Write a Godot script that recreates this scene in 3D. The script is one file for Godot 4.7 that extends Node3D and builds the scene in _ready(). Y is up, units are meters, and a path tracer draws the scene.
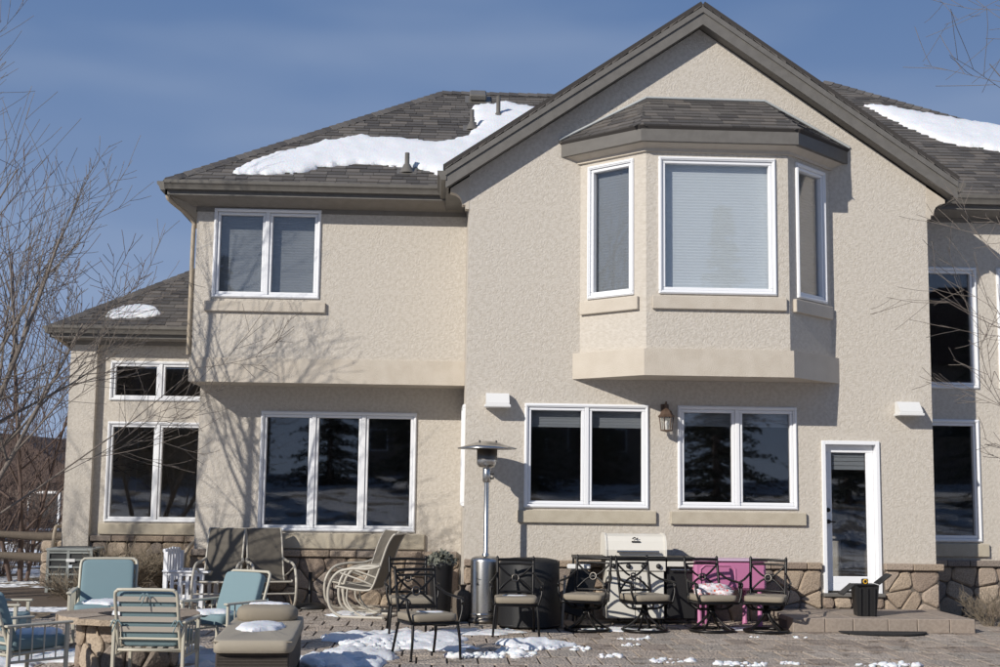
extends Node3D

# ---------------------------------------------------------------- mesh collector
class MB:
	var st
	var count = 0
	func _init():
		st = SurfaceTool.new()
		st.begin(Mesh.PRIMITIVE_TRIANGLES)
		st.set_smooth_group(-1)
	func flat():
		st.set_smooth_group(-1)
		return self
	func smooth(g = 1):
		st.set_smooth_group(g)
		return self
	func tri(a, b, c):
		st.add_vertex(a); st.add_vertex(b); st.add_vertex(c)
		count += 1
	func trio(a, b, c, n):
		if (c - a).cross(b - a).dot(n) < 0.0:
			tri(a, c, b)
		else:
			tri(a, b, c)
	func quado(a, b, c, d, n):
		trio(a, b, c, n)
		trio(a, c, d, n)
	func box(c, s, xf = Transform3D()):
		var h = s * 0.5
		for ax in 3:
			for sg in [-1.0, 1.0]:
				var n = Vector3.ZERO; n[ax] = sg
				var u = Vector3.ZERO; u[(ax + 1) % 3] = 1.0
				var v = Vector3.ZERO; v[(ax + 2) % 3] = 1.0
				var o = c + n * h
				var uu = u * h; var vv = v * h
				quado(xf * (o - uu - vv), xf * (o + uu - vv), xf * (o + uu + vv), xf * (o - uu + vv), xf.basis * n)
		return self
	func b2(p0, p1, xf = Transform3D()):
		return box((p0 + p1) * 0.5, (p1 - p0).abs(), xf)
	func bevel(c, s, b, xf = Transform3D()):
		var h = s * 0.5
		var P = {}
		for sx in [-1, 1]:
			for sy in [-1, 1]:
				for sz in [-1, 1]:
					for ax in 3:
						var p = Vector3(sx * (h.x - b), sy * (h.y - b), sz * (h.z - b))
						p[ax] = [sx, sy, sz][ax] * h[ax]
						P[[sx, sy, sz, ax]] = xf * (c + p)
		var B = xf.basis
		for ax in 3:
			for sg in [-1, 1]:
				var n = Vector3.ZERO; n[ax] = sg
				var q = []
				for k in [[-1, -1], [1, -1], [1, 1], [-1, 1]]:
					var key = [0, 0, 0, ax]
					key[ax] = sg; key[(ax + 1) % 3] = k[0]; key[(ax + 2) % 3] = k[1]
					q.append(P[key])
				quado(q[0], q[1], q[2], q[3], B * n)
		for ax in 3:
			var a1 = (ax + 1) % 3
			var a2 = (ax + 2) % 3
			for s1 in [-1, 1]:
				for s2 in [-1, 1]:
					var k0 = [0, 0, 0, a1]; k0[ax] = -1; k0[a1] = s1; k0[a2] = s2
					var k1 = k0.duplicate(); k1[ax] = 1
					var k2 = k1.duplicate(); k2[3] = a2
					var k3 = k0.duplicate(); k3[3] = a2
					var n = Vector3.ZERO; n[a1] = s1; n[a2] = s2
					quado(P[k0], P[k1], P[k2], P[k3], B * n)
		for sx in [-1, 1]:
			for sy in [-1, 1]:
				for sz in [-1, 1]:
					trio(P[[sx, sy, sz, 0]], P[[sx, sy, sz, 1]], P[[sx, sy, sz, 2]], B * Vector3(sx, sy, sz))
		return self
	func tube(pts, r, sides = 8, caps = true, xf = Transform3D()):
		var n = pts.size()
		if n < 2:
			return self
		var rings = []
		var t0 = (pts[1] - pts[0]).normalized()
		var u = t0.cross(Vector3.UP if absf(t0.y) < 0.9 else Vector3.RIGHT).normalized()
		for i in n:
			var t
			if i == 0: t = pts[1] - pts[0]
			elif i == n - 1: t = pts[i] - pts[i - 1]
			else: t = (pts[i + 1] - pts[i]).normalized() + (pts[i] - pts[i - 1]).normalized()
			t = t.normalized()
			u = (u - t * u.dot(t)).normalized()
			var v = t.cross(u)
			var rr = r[i] if r is Array else r
			var ring = []
			for k in sides:
				var a = TAU * k / sides
				ring.append(xf * (pts[i] + (u * cos(a) + v * sin(a)) * rr))
			rings.append(ring)
		smooth()
		for i in n - 1:
			var ca = xf * pts[i]
			for k in sides:
				var k2 = (k + 1) % sides
				var a = rings[i][k]
				quado(a, rings[i][k2], rings[i + 1][k2], rings[i + 1][k], (a + rings[i][k2]) * 0.5 - ca)
		flat()
		if caps:
			for k in sides - 2:
				trio(rings[0][0], rings[0][k + 1], rings[0][k + 2], xf.basis * (pts[0] - pts[1]))
				trio(rings[n - 1][0], rings[n - 1][k + 1], rings[n - 1][k + 2], xf.basis * (pts[n - 1] - pts[n - 2]))
		return self
	func lathe(prof, segs = 24, xf = Transform3D(), sm = true):
		if sm: smooth()
		else: flat()
		for i in prof.size() - 1:
			var p = prof[i]; var q = prof[i + 1]
			var nd = Vector2(q.y - p.y, p.x - q.x)
			for k in segs:
				var a = TAU * k / segs; var b = TAU * (k + 1) / segs
				var A = xf * Vector3(p.x * cos(a), p.y, p.x * sin(a)); var B = xf * Vector3(p.x * cos(b), p.y, p.x * sin(b))
				var C = xf * Vector3(q.x * cos(b), q.y, q.x * sin(b)); var D = xf * Vector3(q.x * cos(a), q.y, q.x * sin(a))
				var m = (a + b) * 0.5
				var n = xf.basis * Vector3(nd.x * cos(m), nd.y, nd.x * sin(m))
				if p.x > 0.0001: trio(A, B, C, n)
				if q.x > 0.0001: trio(A, C, D, n)
		flat()
		return self
	func prism(poly, depth, xf = Transform3D()):
		var idx = Geometry2D.triangulate_polygon(poly)
		for i in range(0, idx.size(), 3):
			var a = poly[idx[i]]; var b = poly[idx[i + 1]]; var c = poly[idx[i + 2]]
			trio(xf * Vector3(a.x, a.y, 0), xf * Vector3(b.x, b.y, 0), xf * Vector3(c.x, c.y, 0), xf.basis * Vector3(0, 0, -1))
			trio(xf * Vector3(a.x, a.y, depth), xf * Vector3(b.x, b.y, depth), xf * Vector3(c.x, c.y, depth), xf.basis * Vector3(0, 0, 1))
		var cw = Geometry2D.is_polygon_clockwise(poly)
		for i in poly.size():
			var a = poly[i]; var b = poly[(i + 1) % poly.size()]
			var e = b - a
			var n2 = Vector2(e.y, -e.x) * (-1.0 if cw else 1.0)
			quado(xf * Vector3(a.x, a.y, 0), xf * Vector3(b.x, b.y, 0), xf * Vector3(b.x, b.y, depth), xf * Vector3(a.x, a.y, depth), xf.basis * Vector3(n2.x, n2.y, 0))
		return self
	# rounded cushion: superellipsoid
	func pillow(c, s, e = 0.35, xf = Transform3D(), wob = 0.0, nu = 24, nv = 12):
		smooth(2)
		var G = []
		for j in nv + 1:
			var row = []
			var ph = -PI / 2 + PI * j / nv
			for i in nu:
				var th = TAU * i / nu
				var cp = pow(absf(cos(ph)), e) * signf(cos(ph)); var sp = pow(absf(sin(ph)), e) * signf(sin(ph))
				var ct = pow(absf(cos(th)), e) * signf(cos(th)); var sn = pow(absf(sin(th)), e) * signf(sin(th))
				var p = Vector3(cp * ct * s.x * 0.5, sp * s.y * 0.5, cp * sn * s.z * 0.5)
				if wob > 0.0:
					p *= 1.0 + wob * sin(i * 2.1 + j * 1.7) * sin(j * 2.3 - i * 0.7)
				row.append(xf * (c + p))
			G.append(row)
		for j in nv:
			for i in nu:
				var i2 = (i + 1) % nu
				var m = (G[j][i] + G[j + 1][i2]) * 0.5 - xf * c
				quado(G[j][i], G[j][i2], G[j + 1][i2], G[j + 1][i], m)
		flat()
		return self
	func done():
		st.generate_normals()
		return st.commit()

# ---------------------------------------------------------------- node helpers
var M = {}
var taken = {}
var rng = RandomNumberGenerator.new()

func lin(r, g, b):
	return Color(r, g, b).linear_to_srgb()

func numbered(n):
	if taken.has(n):
		taken[n] += 1
		return "%s_%03d" % [n, taken[n]]
	taken[n] = 0
	return n

func obj(called, mb, m, parent = null):
	var o = MeshInstance3D.new()
	o.mesh = mb.done() if mb is MB else mb
	o.material_override = m
	if parent == null:
		o.name = numbered(called)
		add_child(o)
	else:
		o.name = called
		parent.add_child(o, true)
	return o

func node(called, parent):
	var o = Node3D.new()
	o.name = called
	parent.add_child(o, true)
	return o

func tag(o, label, category, group = "", kind = ""):
	o.set_meta("label", label)
	if category: o.set_meta("category", category)
	if group: o.set_meta("group", group)
	if kind: o.set_meta("kind", kind)
	return o

func thing(called, label, category, at = Vector3.ZERO, turn = 0.0, group = ""):
	var o = Node3D.new()
	o.name = numbered(called)
	add_child(o)
	o.position = at
	o.rotation_degrees.y = turn
	return tag(o, label, category, group)

func copy(src, label, at, turn):
	var r = src.duplicate()
	r.name = numbered(str(src.name).get_slice("_00", 0))
	add_child(r)
	r.position = at
	r.rotation_degrees.y = turn
	r.set_meta("label", label)
	return r

func XF(o, deg = Vector3.ZERO):
	return Transform3D(Basis.from_euler(Vector3(deg_to_rad(deg.x), deg_to_rad(deg.y), deg_to_rad(deg.z))), o)

func V(x, y, z):
	return Vector3(x, y, z)

func P2(a):
	var p = PackedVector2Array()
	for i in range(0, a.size(), 2):
		p.append(Vector2(a[i], a[i + 1]))
	return p

# smooth curve through points
func curve(pts, n = 6):
	var c = Curve3D.new()
	for i in pts.size():
		var d = (pts[mini(i + 1, pts.size() - 1)] - pts[maxi(i - 1, 0)]) * 0.17
		c.add_point(pts[i], -d, d)
	var out = []
	for i in pts.size() - 1:
		for k in n:
			out.append(c.sample(i, float(k) / n))
	out.append(pts[-1])
	return out

# ---------------------------------------------------------------- textures
func noise_img(seed_, freq, size, type = FastNoiseLite.TYPE_SIMPLEX_SMOOTH, oct = 4, ftype = FastNoiseLite.FRACTAL_FBM):
	var n = FastNoiseLite.new()
	n.seed = seed_
	n.noise_type = type
	n.frequency = freq
	n.fractal_type = ftype
	n.fractal_octaves = oct
	var im = n.get_seamless_image(size, size)
	im.convert(Image.FORMAT_L8)
	return im

func ramp_tex(im, stops):
	var lut = []
	for i in 256:
		var t = i / 255.0
		var c = stops[0][1]
		for k in stops.size() - 1:
			var a = stops[k]; var b = stops[k + 1]
			if t >= a[0]:
				c = a[1].lerp(b[1], clampf((t - a[0]) / maxf(b[0] - a[0], 0.0001), 0, 1))
		c = c.linear_to_srgb()
		lut.append([int(clampf(c.r, 0, 1) * 255), int(clampf(c.g, 0, 1) * 255), int(clampf(c.b, 0, 1) * 255)])
	var d = im.get_data()
	var out = PackedByteArray()
	out.resize(d.size() * 3)
	for i in d.size():
		var l = lut[d[i]]
		out[i * 3] = l[0]; out[i * 3 + 1] = l[1]; out[i * 3 + 2] = l[2]
	return ImageTexture.create_from_image(Image.create_from_data(im.get_width(), im.get_height(), false, Image.FORMAT_RGB8, out))

func normal_tex(im, strength):
	var a = im.duplicate()
	a.convert(Image.FORMAT_RGBA8)
	a.bump_map_to_normal_map(strength)
	return ImageTexture.create_from_image(a)

func mat(albedo, rough = 0.8, metal = 0.0):
	var m = StandardMaterial3D.new()
	m.albedo_color = albedo
	m.roughness = rough
	m.metallic = metal
	return m

func tri_mat(tex, scale_, rough, ntex = null, nscale = 1.0, tint = Color.WHITE, world = true):
	var m = StandardMaterial3D.new()
	m.albedo_color = tint
	if tex: m.albedo_texture = tex
	m.roughness = rough
	m.uv1_triplanar = true
	m.uv1_world_triplanar = world
	m.uv1_scale = Vector3.ONE * scale_
	if ntex:
		m.normal_enabled = true
		m.normal_texture = ntex
		m.normal_scale = nscale
	return m

func make_materials():
	var C = func(r, g, b): return Color(r, g, b)
	var fine = noise_img(3, 0.03, 512, FastNoiseLite.TYPE_SIMPLEX_SMOOTH, 5)
	var mid = noise_img(5, 0.012, 512, FastNoiseLite.TYPE_SIMPLEX_SMOOTH, 4)
	var grain = noise_img(9, 0.16, 512, FastNoiseLite.TYPE_SIMPLEX, 3)
	var skip = noise_img(12, 0.035, 512, FastNoiseLite.TYPE_SIMPLEX_SMOOTH, 3, FastNoiseLite.FRACTAL_RIDGED)
	var wet = noise_img(17, 0.014, 1024, FastNoiseLite.TYPE_SIMPLEX_SMOOTH, 6)
	var nfine = normal_tex(fine, 6.0)
	var ngrain = normal_tex(grain, 5.0)
	var nskip = normal_tex(skip, 7.0)
	# stucco: sanded skip-trowel finish with slight mottling
	M.stucco = tri_mat(ramp_tex(fine, [[0.2, C.call(0.485, 0.44, 0.38)], [0.5, C.call(0.53, 0.487, 0.427)], [0.8, C.call(0.57, 0.527, 0.467)]]), 0.95, 0.95, nskip, 0.38)
	M.trim = tri_mat(ramp_tex(mid, [[0.2, C.call(0.505, 0.45, 0.375)], [0.8, C.call(0.55, 0.495, 0.42)]]), 0.6, 0.9, ngrain, 0.25)
	M.sill = tri_mat(ramp_tex(mid, [[0.2, C.call(0.43, 0.38, 0.295)], [0.8, C.call(0.48, 0.43, 0.34)]]), 0.7, 0.9, ngrain, 0.25)
	M.paint = tri_mat(ramp_tex(mid, [[0.2, C.call(0.125, 0.117, 0.106)], [0.8, C.call(0.145, 0.136, 0.124)]]), 0.9, 0.6)
	M.soffit = tri_mat(ramp_tex(mid, [[0.2, C.call(0.20, 0.18, 0.155)], [0.8, C.call(0.225, 0.205, 0.178)]]), 0.9, 0.75)
	M.gutter = tri_mat(ramp_tex(mid, [[0.2, C.call(0.125, 0.115, 0.10)], [0.8, C.call(0.148, 0.137, 0.12)]]), 1.1, 0.45)
	M.spout = mat(lin(0.40, 0.33, 0.24), 0.6)
	M.roof_deck = mat(lin(0.045, 0.04, 0.037), 0.95)
	M.shingle = []
	var sh = [[0.085, 0.078, 0.074], [0.10, 0.092, 0.086], [0.122, 0.112, 0.104], [0.068, 0.063, 0.061], [0.14, 0.125, 0.112]]
	for s in sh:
		M.shingle.append(tri_mat(ramp_tex(grain, [[0.15, C.call(s[0] * 0.7, s[1] * 0.7, s[2] * 0.7)], [0.85, C.call(s[0] * 1.35, s[1] * 1.35, s[2] * 1.35)]]), 1.6, 0.95, ngrain, 0.5))
	M.snow = tri_mat(ramp_tex(fine, [[0.1, C.call(0.66, 0.68, 0.71)], [0.9, C.call(0.76, 0.77, 0.79)]]), 1.5, 0.7, nfine, 0.45)
	M.snow.subsurf_scatter_enabled = true
	M.snow.subsurf_scatter_strength = 0.15
	M.mortar = tri_mat(ramp_tex(grain, [[0.1, C.call(0.12, 0.10, 0.083)], [0.9, C.call(0.22, 0.187, 0.157)]]), 1.5, 0.95, ngrain, 0.6)
	M.stone = []
	for s in [[0.34, 0.27, 0.205], [0.40, 0.32, 0.24], [0.28, 0.22, 0.175], [0.37, 0.30, 0.24], [0.43, 0.35, 0.27], [0.25, 0.21, 0.18]]:
		M.stone.append(tri_mat(ramp_tex(fine, [[0.2, C.call(s[0] * 0.72, s[1] * 0.70, s[2] * 0.68)], [0.5, C.call(s[0], s[1], s[2])], [0.85, C.call(s[0] * 1.2, s[1] * 1.18, s[2] * 1.15)]]), 2.3, 0.93, nfine, 1.2))
	M.paver = []
	for s in [[0.37, 0.315, 0.265], [0.42, 0.36, 0.305], [0.345, 0.30, 0.255], [0.385, 0.32, 0.262], [0.29, 0.237, 0.195]]:
		M.paver.append(tri_mat(ramp_tex(wet, [[0.2, C.call(s[0] * 0.55, s[1] * 0.51, s[2] * 0.47)], [0.25, C.call(s[0] * 0.68, s[1] * 0.65, s[2] * 0.62)], [0.33, C.call(s[0] * 0.98, s[1] * 0.98, s[2] * 0.98)], [0.85, C.call(s[0] * 1.15, s[1] * 1.15, s[2] * 1.15)]]), 0.27, 0.85, ngrain, 0.7))
	M.paver_base = mat(lin(0.045, 0.035, 0.028), 0.95)
	M.step_block = tri_mat(ramp_tex(fine, [[0.2, C.call(0.31, 0.255, 0.21)], [0.8, C.call(0.38, 0.315, 0.26)]]), 1.2, 0.9, ngrain, 0.7)
	M.vinyl = mat(lin(0.80, 0.81, 0.83), 0.4)
	M.reveal = mat(lin(0.02, 0.02, 0.022), 0.6)
	M.glass = mat(Color(0.03, 0.04, 0.045, 0.05), 0.02)
	M.glass.transparency = BaseMaterial3D.TRANSPARENCY_ALPHA
	M.glass.metallic_specular = 0.75
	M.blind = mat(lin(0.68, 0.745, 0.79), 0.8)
	M.blind_shaded = mat(lin(0.26, 0.285, 0.31), 0.8)  # darkened copy of blind: shade behind the glass is put into the colour
	M.room = mat(lin(0.16, 0.14, 0.12), 0.9)
	M.room_floor = mat(lin(0.09, 0.06, 0.04), 0.6)
	M.cabinet = mat(lin(0.55, 0.53, 0.48), 0.6)
	M.black_metal = mat(lin(0.014, 0.013, 0.013), 0.38, 0.5)
	M.black_fabric = tri_mat(ramp_tex(fine, [[0.2, C.call(0.006, 0.006, 0.007)], [0.8, C.call(0.012, 0.012, 0.013)]]), 3.0, 0.6, nfine, 0.6)
	M.black_plastic = mat(lin(0.014, 0.014, 0.015), 0.5)
	M.rubber = tri_mat(ramp_tex(grain, [[0.3, C.call(0.008, 0.008, 0.009)], [0.9, C.call(0.05, 0.05, 0.052)]]), 3.0, 0.8, ngrain, 1.5)
	M.tan = tri_mat(ramp_tex(grain, [[0.2, C.call(0.24, 0.205, 0.155)], [0.8, C.call(0.31, 0.27, 0.21)]]), 3.0, 0.95, ngrain, 0.5, Color.WHITE, false)
	M.beige = tri_mat(ramp_tex(grain, [[0.2, C.call(0.33, 0.29, 0.225)], [0.8, C.call(0.40, 0.355, 0.285)]]), 3.0, 0.95, ngrain, 0.5, Color.WHITE, false)
	M.teal = tri_mat(ramp_tex(grain, [[0.2, C.call(0.168, 0.247, 0.272)], [0.8, C.call(0.20, 0.29, 0.315)]]), 3.0, 0.95, ngrain, 0.4, Color.WHITE, false)
	M.teal_frame = mat(lin(0.50, 0.47, 0.385), 0.45)
	M.strap = mat(lin(0.47, 0.43, 0.375), 0.6)
	M.sling = tri_mat(ramp_tex(grain, [[0.2, C.call(0.11, 0.097, 0.078)], [0.8, C.call(0.165, 0.147, 0.122)]]), 4.0, 0.85, ngrain, 0.6, Color.WHITE, false)
	M.sling_frame = mat(lin(0.46, 0.43, 0.37), 0.42)
	M.steel = mat(lin(0.55, 0.54, 0.52), 0.27, 1.0)
	M.zinc = mat(lin(0.42, 0.44, 0.44), 0.5)
	M.steel_dark = mat(lin(0.16, 0.145, 0.13), 0.4, 1.0)
	M.enamel = mat(lin(0.72, 0.69, 0.62), 0.3)
	M.grill_white = mat(lin(0.66, 0.64, 0.58), 0.4)
	M.pink = mat(lin(0.47, 0.165, 0.31), 0.5)
	M.pink_pale = mat(lin(0.56, 0.40, 0.52), 0.5)
	M.yellow = mat(lin(0.75, 0.42, 0.02), 0.5)
	M.bronze = mat(lin(0.13, 0.085, 0.062), 0.5, 0.4)
	M.lamp_glass = mat(Color(0.75, 0.75, 0.72, 0.25), 0.1)
	M.lamp_glass.transparency = BaseMaterial3D.TRANSPARENCY_ALPHA
	M.bulb = mat(lin(0.85, 0.84, 0.80), 0.3)
	M.white_wood = mat(lin(0.74, 0.75, 0.78), 0.55)
	M.white_plastic = mat(lin(0.70, 0.70, 0.69), 0.5)
	M.wicker = tri_mat(ramp_tex(grain, [[0.2, C.call(0.045, 0.036, 0.03)], [0.8, C.call(0.085, 0.07, 0.058)]]), 4.0, 0.7, ngrain, 1.0)
	M.ac = mat(lin(0.25, 0.265, 0.25), 0.5)
	M.ac_dark = mat(lin(0.03, 0.032, 0.032), 0.6)
	M.bark = tri_mat(ramp_tex(fine, [[0.2, C.call(0.12, 0.10, 0.085)], [0.8, C.call(0.24, 0.205, 0.175)]]), 4.0, 0.95)
	M.bark_red = tri_mat(ramp_tex(fine, [[0.2, C.call(0.08, 0.055, 0.046)], [0.8, C.call(0.17, 0.12, 0.10)]]), 4.0, 0.95)
	M.twig_red = mat(lin(0.15, 0.108, 0.092), 0.95)
	M.rail = tri_mat(ramp_tex(fine, [[0.2, C.call(0.085, 0.068, 0.052)], [0.8, C.call(0.17, 0.138, 0.108)]]), 3.0, 0.95, nfine, 0.8)
	M.dry = mat(lin(0.23, 0.19, 0.14), 0.95)
	M.sage = mat(lin(0.17, 0.175, 0.14), 0.95)
	M.needle = mat(lin(0.030, 0.045, 0.032), 0.9)
	M.far_wall = mat(lin(0.20, 0.165, 0.14), 0.9)
	M.far_roof = mat(lin(0.085, 0.06, 0.052), 0.95)
	M.red = mat(lin(0.62, 0.06, 0.05), 0.8)
	# ground: dead grass with thawing snow in patches
	var g1 = noise_img(21, 0.010, 1024, FastNoiseLite.TYPE_SIMPLEX_SMOOTH, 6)
	M.ground = tri_mat(ramp_tex(g1, [[0.0, C.call(0.10, 0.075, 0.05)], [0.36, C.call(0.20, 0.155, 0.105)], [0.47, C.call(0.16, 0.125, 0.085)], [0.50, C.call(0.78, 0.80, 0.83)], [1.0, C.call(0.87, 0.88, 0.90)]]), 0.06, 0.95, ngrain, 0.5)
	M.snowy = tri_mat(ramp_tex(g1, [[0.0, C.call(0.16, 0.125, 0.085)], [0.33, C.call(0.20, 0.155, 0.11)], [0.36, C.call(0.70, 0.72, 0.75)], [1.0, C.call(0.80, 0.81, 0.83)]]), 0.05, 0.9, ngrain, 0.4)
	M.bed = tri_mat(ramp_tex(grain, [[0.1, C.call(0.07, 0.05, 0.037)], [0.6, C.call(0.17, 0.125, 0.09)], [0.9, C.call(0.25, 0.19, 0.14)]]), 1.0, 0.95, ngrain, 1.5)
	# flowered beach towel
	var im = Image.create(128, 128, false, Image.FORMAT_RGB8)
	im.fill(Color(0.84, 0.83, 0.84))
	rng.seed = 77
	for i in 90:
		var c = [Color(0.78, 0.16, 0.16), Color(0.85, 0.33, 0.12), Color(0.80, 0.25, 0.35), Color(0.55, 0.57, 0.60)][rng.randi() % 4]
		im.fill_rect(Rect2i(rng.randi() % 120, rng.randi() % 120, 4 + rng.randi() % 9, 3 + rng.randi() % 8), c)
	M.towel = tri_mat(ImageTexture.create_from_image(im), 3.0, 0.95, null, 1.0, Color.WHITE, false)

# ---------------------------------------------------------------- building helpers
# wall facing +z of the transform, with rectangular openings
func rect_wall(mb, x0, x1, y0, y1, th, holes, xf = Transform3D()):
	var xs = [x0, x1]; var ys = [y0, y1]
	for h in holes:
		xs.append(h[0]); xs.append(h[2]); ys.append(h[1]); ys.append(h[3])
	xs.sort(); ys.sort()
	for i in xs.size() - 1:
		for j in ys.size() - 1:
			var a = xs[i]; var b = xs[i + 1]; var c = ys[j]; var d = ys[j + 1]
			if b - a < 0.0005 or d - c < 0.0005: continue
			var mx = (a + b) * 0.5; var my = (c + d) * 0.5
			var open = false
			for h in holes:
				if mx > h[0] and mx < h[2] and my > h[1] and my < h[3]: open = true
			if open: continue
			for z in [0.0, -th]:
				mb.quado(xf * V(a, c, z), xf * V(b, c, z), xf * V(b, d, z), xf * V(a, d, z), xf.basis * V(0, 0, 1 if z == 0.0 else -1))
	var loops = [[x0, y0, x1, y1, 1.0]]
	for h in holes: loops.append([h[0], h[1], h[2], h[3], -1.0])
	for l in loops:
		var q = [Vector2(l[0], l[1]), Vector2(l[2], l[1]), Vector2(l[2], l[3]), Vector2(l[0], l[3])]
		for k in 4:
			var a = q[k]; var b = q[(k + 1) % 4]
			var n = [V(0, -1, 0), V(1, 0, 0), V(0, 1, 0), V(-1, 0, 0)][k] * l[4]
			mb.quado(xf * V(a.x, a.y, 0), xf * V(b.x, b.y, 0), xf * V(b.x, b.y, -th), xf * V(a.x, a.y, -th), xf.basis * n)

func ring(mb, x0, y0, x1, y1, w, z0, z1, xf, bev = 0.006):
	mb.bevel(V((x0 + x1) / 2, y1 - w / 2, (z0 + z1) / 2), V(x1 - x0, w, z1 - z0), bev, xf)
	mb.bevel(V((x0 + x1) / 2, y0 + w / 2, (z0 + z1) / 2), V(x1 - x0, w, z1 - z0), bev, xf)
	mb.bevel(V(x0 + w / 2, (y0 + y1) / 2, (z0 + z1) / 2), V(w, y1 - y0 - 2 * w - 0.002, z1 - z0), bev, xf)
	mb.bevel(V(x1 - w / 2, (y0 + y1) / 2, (z0 + z1) / 2), V(w, y1 - y0 - 2 * w - 0.002, z1 - z0), bev, xf)

# a window: frame mesh > sash, pane, sill, blind
func window(house, x0, y0, x1, y1, panes, xf, opt = {}):
	var fr = MB.new()
	ring(fr, x0, y0, x1, y1, 0.05, -0.10, 0.028, xf)
	ring(fr, x0 + 0.012, y0 + 0.012, x1 - 0.012, y1 - 0.012, 0.022, 0.027, 0.038, xf, 0.004)
	var w = (x1 - x0 - 0.1) / panes
	for k in range(1, panes):
		var mx = x0 + 0.05 + w * k
		fr.bevel(V(mx, (y0 + y1) / 2, -0.036), V(0.062, y1 - y0 - 0.102, 0.12), 0.006, xf)
	var o = obj("window", fr, M.vinyl, house)
	for k in panes:
		var a = x0 + 0.05 + w * k + (0.031 if k > 0 else 0.0) + 0.002
		var b = x0 + 0.05 + w * (k + 1) - (0.031 if k < panes - 1 else 0.0) - 0.002
		var s = MB.new()
		ring(s, a, y0 + 0.052, b, y1 - 0.052, 0.042, -0.08, 0.004, xf, 0.007)
		obj("sash", s, M.vinyl, o)
		var g = MB.new()
		for gz in [-0.062, -0.046]: # double glazing
			g.b2(V(a + 0.04, y0 + 0.092, gz - 0.005), V(b - 0.04, y1 - 0.092, gz), xf)
		obj("pane", g, M.glass, o)
		if opt.has("blind"):
			var frac = opt.blind
			var bl = MB.new()
			var top = y1 - 0.05
			var bot = lerpf(top, y0 + 0.05, frac)
			var n = int((top - bot) / 0.04)
			for i in n:
				var ya = top - (top - bot) * i / n; var yb = top - (top - bot) * (i + 1) / n
				var ym = (ya + yb) / 2
				bl.quado(xf * V(a + 0.01, ya, -0.128), xf * V(b - 0.01, ya, -0.128), xf * V(b - 0.01, ym, -0.1245), xf * V(a + 0.01, ym, -0.1245), xf.basis * V(0, 0.5, 1))
				bl.quado(xf * V(a + 0.01, ym, -0.1245), xf * V(b - 0.01, ym, -0.1245), xf * V(b - 0.01, yb, -0.128), xf * V(a + 0.01, yb, -0.128), xf.basis * V(0, -0.5, 1))
			bl.b2(V(a + 0.005, bot - 0.03, -0.14), V(b - 0.005, bot, -0.115), xf)
			obj("blind", bl, M.blind_shaded if opt.get("grey", false) else M.blind, o)  # grey option picks the blind colour with window shade painted in
	if opt.has("sill"):
		var s = opt.sill
		var sb = MB.new()
		sb.bevel(V((s[0] + s[2]) / 2, (s[1] + s[3]) / 2, 0.026), V(s[2] - s[0], s[3] - s[1], 0.058), 0.008, xf)
		obj("sill", sb, M.trim if opt.get("pale", false) else M.sill, o)
	return o

# Voronoi cells of a strip
func cells(x0, y0, x1, y1, size, seed_):
	rng.seed = seed_
	var pts = []
	var ny = maxi(1, int(round((y1 - y0) / size)))
	var row = 0
	for j in ny:
		var sx = size * rng.randf_range(1.0, 1.5)
		var nx = maxi(1, int(round((x1 - x0) / sx)))
		for i in nx:
			pts.append(Vector2(x0 + (x1 - x0) * (i + 0.5 + rng.randf_range(-0.34, 0.34) + (0.25 if row % 2 else -0.2)) / nx, y0 + (y1 - y0) * (j + 0.5 + rng.randf_range(-0.33, 0.33)) / ny))
		row += 1
	var out = []
	for i in pts.size():
		var poly = P2([x0, y0, x1, y0, x1, y1, x0, y1])
		for k in pts.size():
			if k == i or pts[k].distance_to(pts[i]) > size * 5: continue
			var m = (pts[i] + pts[k]) * 0.5
			var d = (pts[k] - pts[i]).normalized()
			var np = PackedVector2Array()
			for q in poly.size():
				var a = poly[q]; var b = poly[(q + 1) % poly.size()]
				var da = (a - m).dot(d); var db = (b - m).dot(d)
				if da <= 0: np.append(a)
				if (da < 0 and db > 0) or (da > 0 and db < 0): np.append(a + (b - a) * (da / (da - db)))
			poly = np
			if poly.size() < 3: break
		if poly.size() < 3: continue
		var ins = Geometry2D.offset_polygon(poly, -0.008, Geometry2D.JOIN_ROUND)
		if ins.size() == 0 or ins[0].size() < 3: continue
		# thin out nearly equal points and roughen the outline
		var q2 = PackedVector2Array()
		for p in ins[0]:
			if q2.size() == 0 or p.distance_to(q2[-1]) > 0.018: q2.append(p)
		if q2.size() > 2 and q2[0].distance_to(q2[-1]) < 0.018: q2.remove_at(q2.size() - 1)
		if q2.size() < 3: continue
		var q3 = PackedVector2Array()
		for k in q2.size():
			var a = q2[k]; var b = q2[(k + 1) % q2.size()]
			var l = a.distance_to(b)
			var cut = minf(0.035, l * 0.3)
			q3.append(a.lerp(b, cut / l))
			if l > 0.13:
				var e = (b - a).orthogonal().normalized()
				q3.append((a + b) * 0.5 + e * rng.randf_range(-0.004, 0.008))
			if l > 0.03: q3.append(b.lerp(a, cut / l))
		out.append(q3)
	return out

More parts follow.
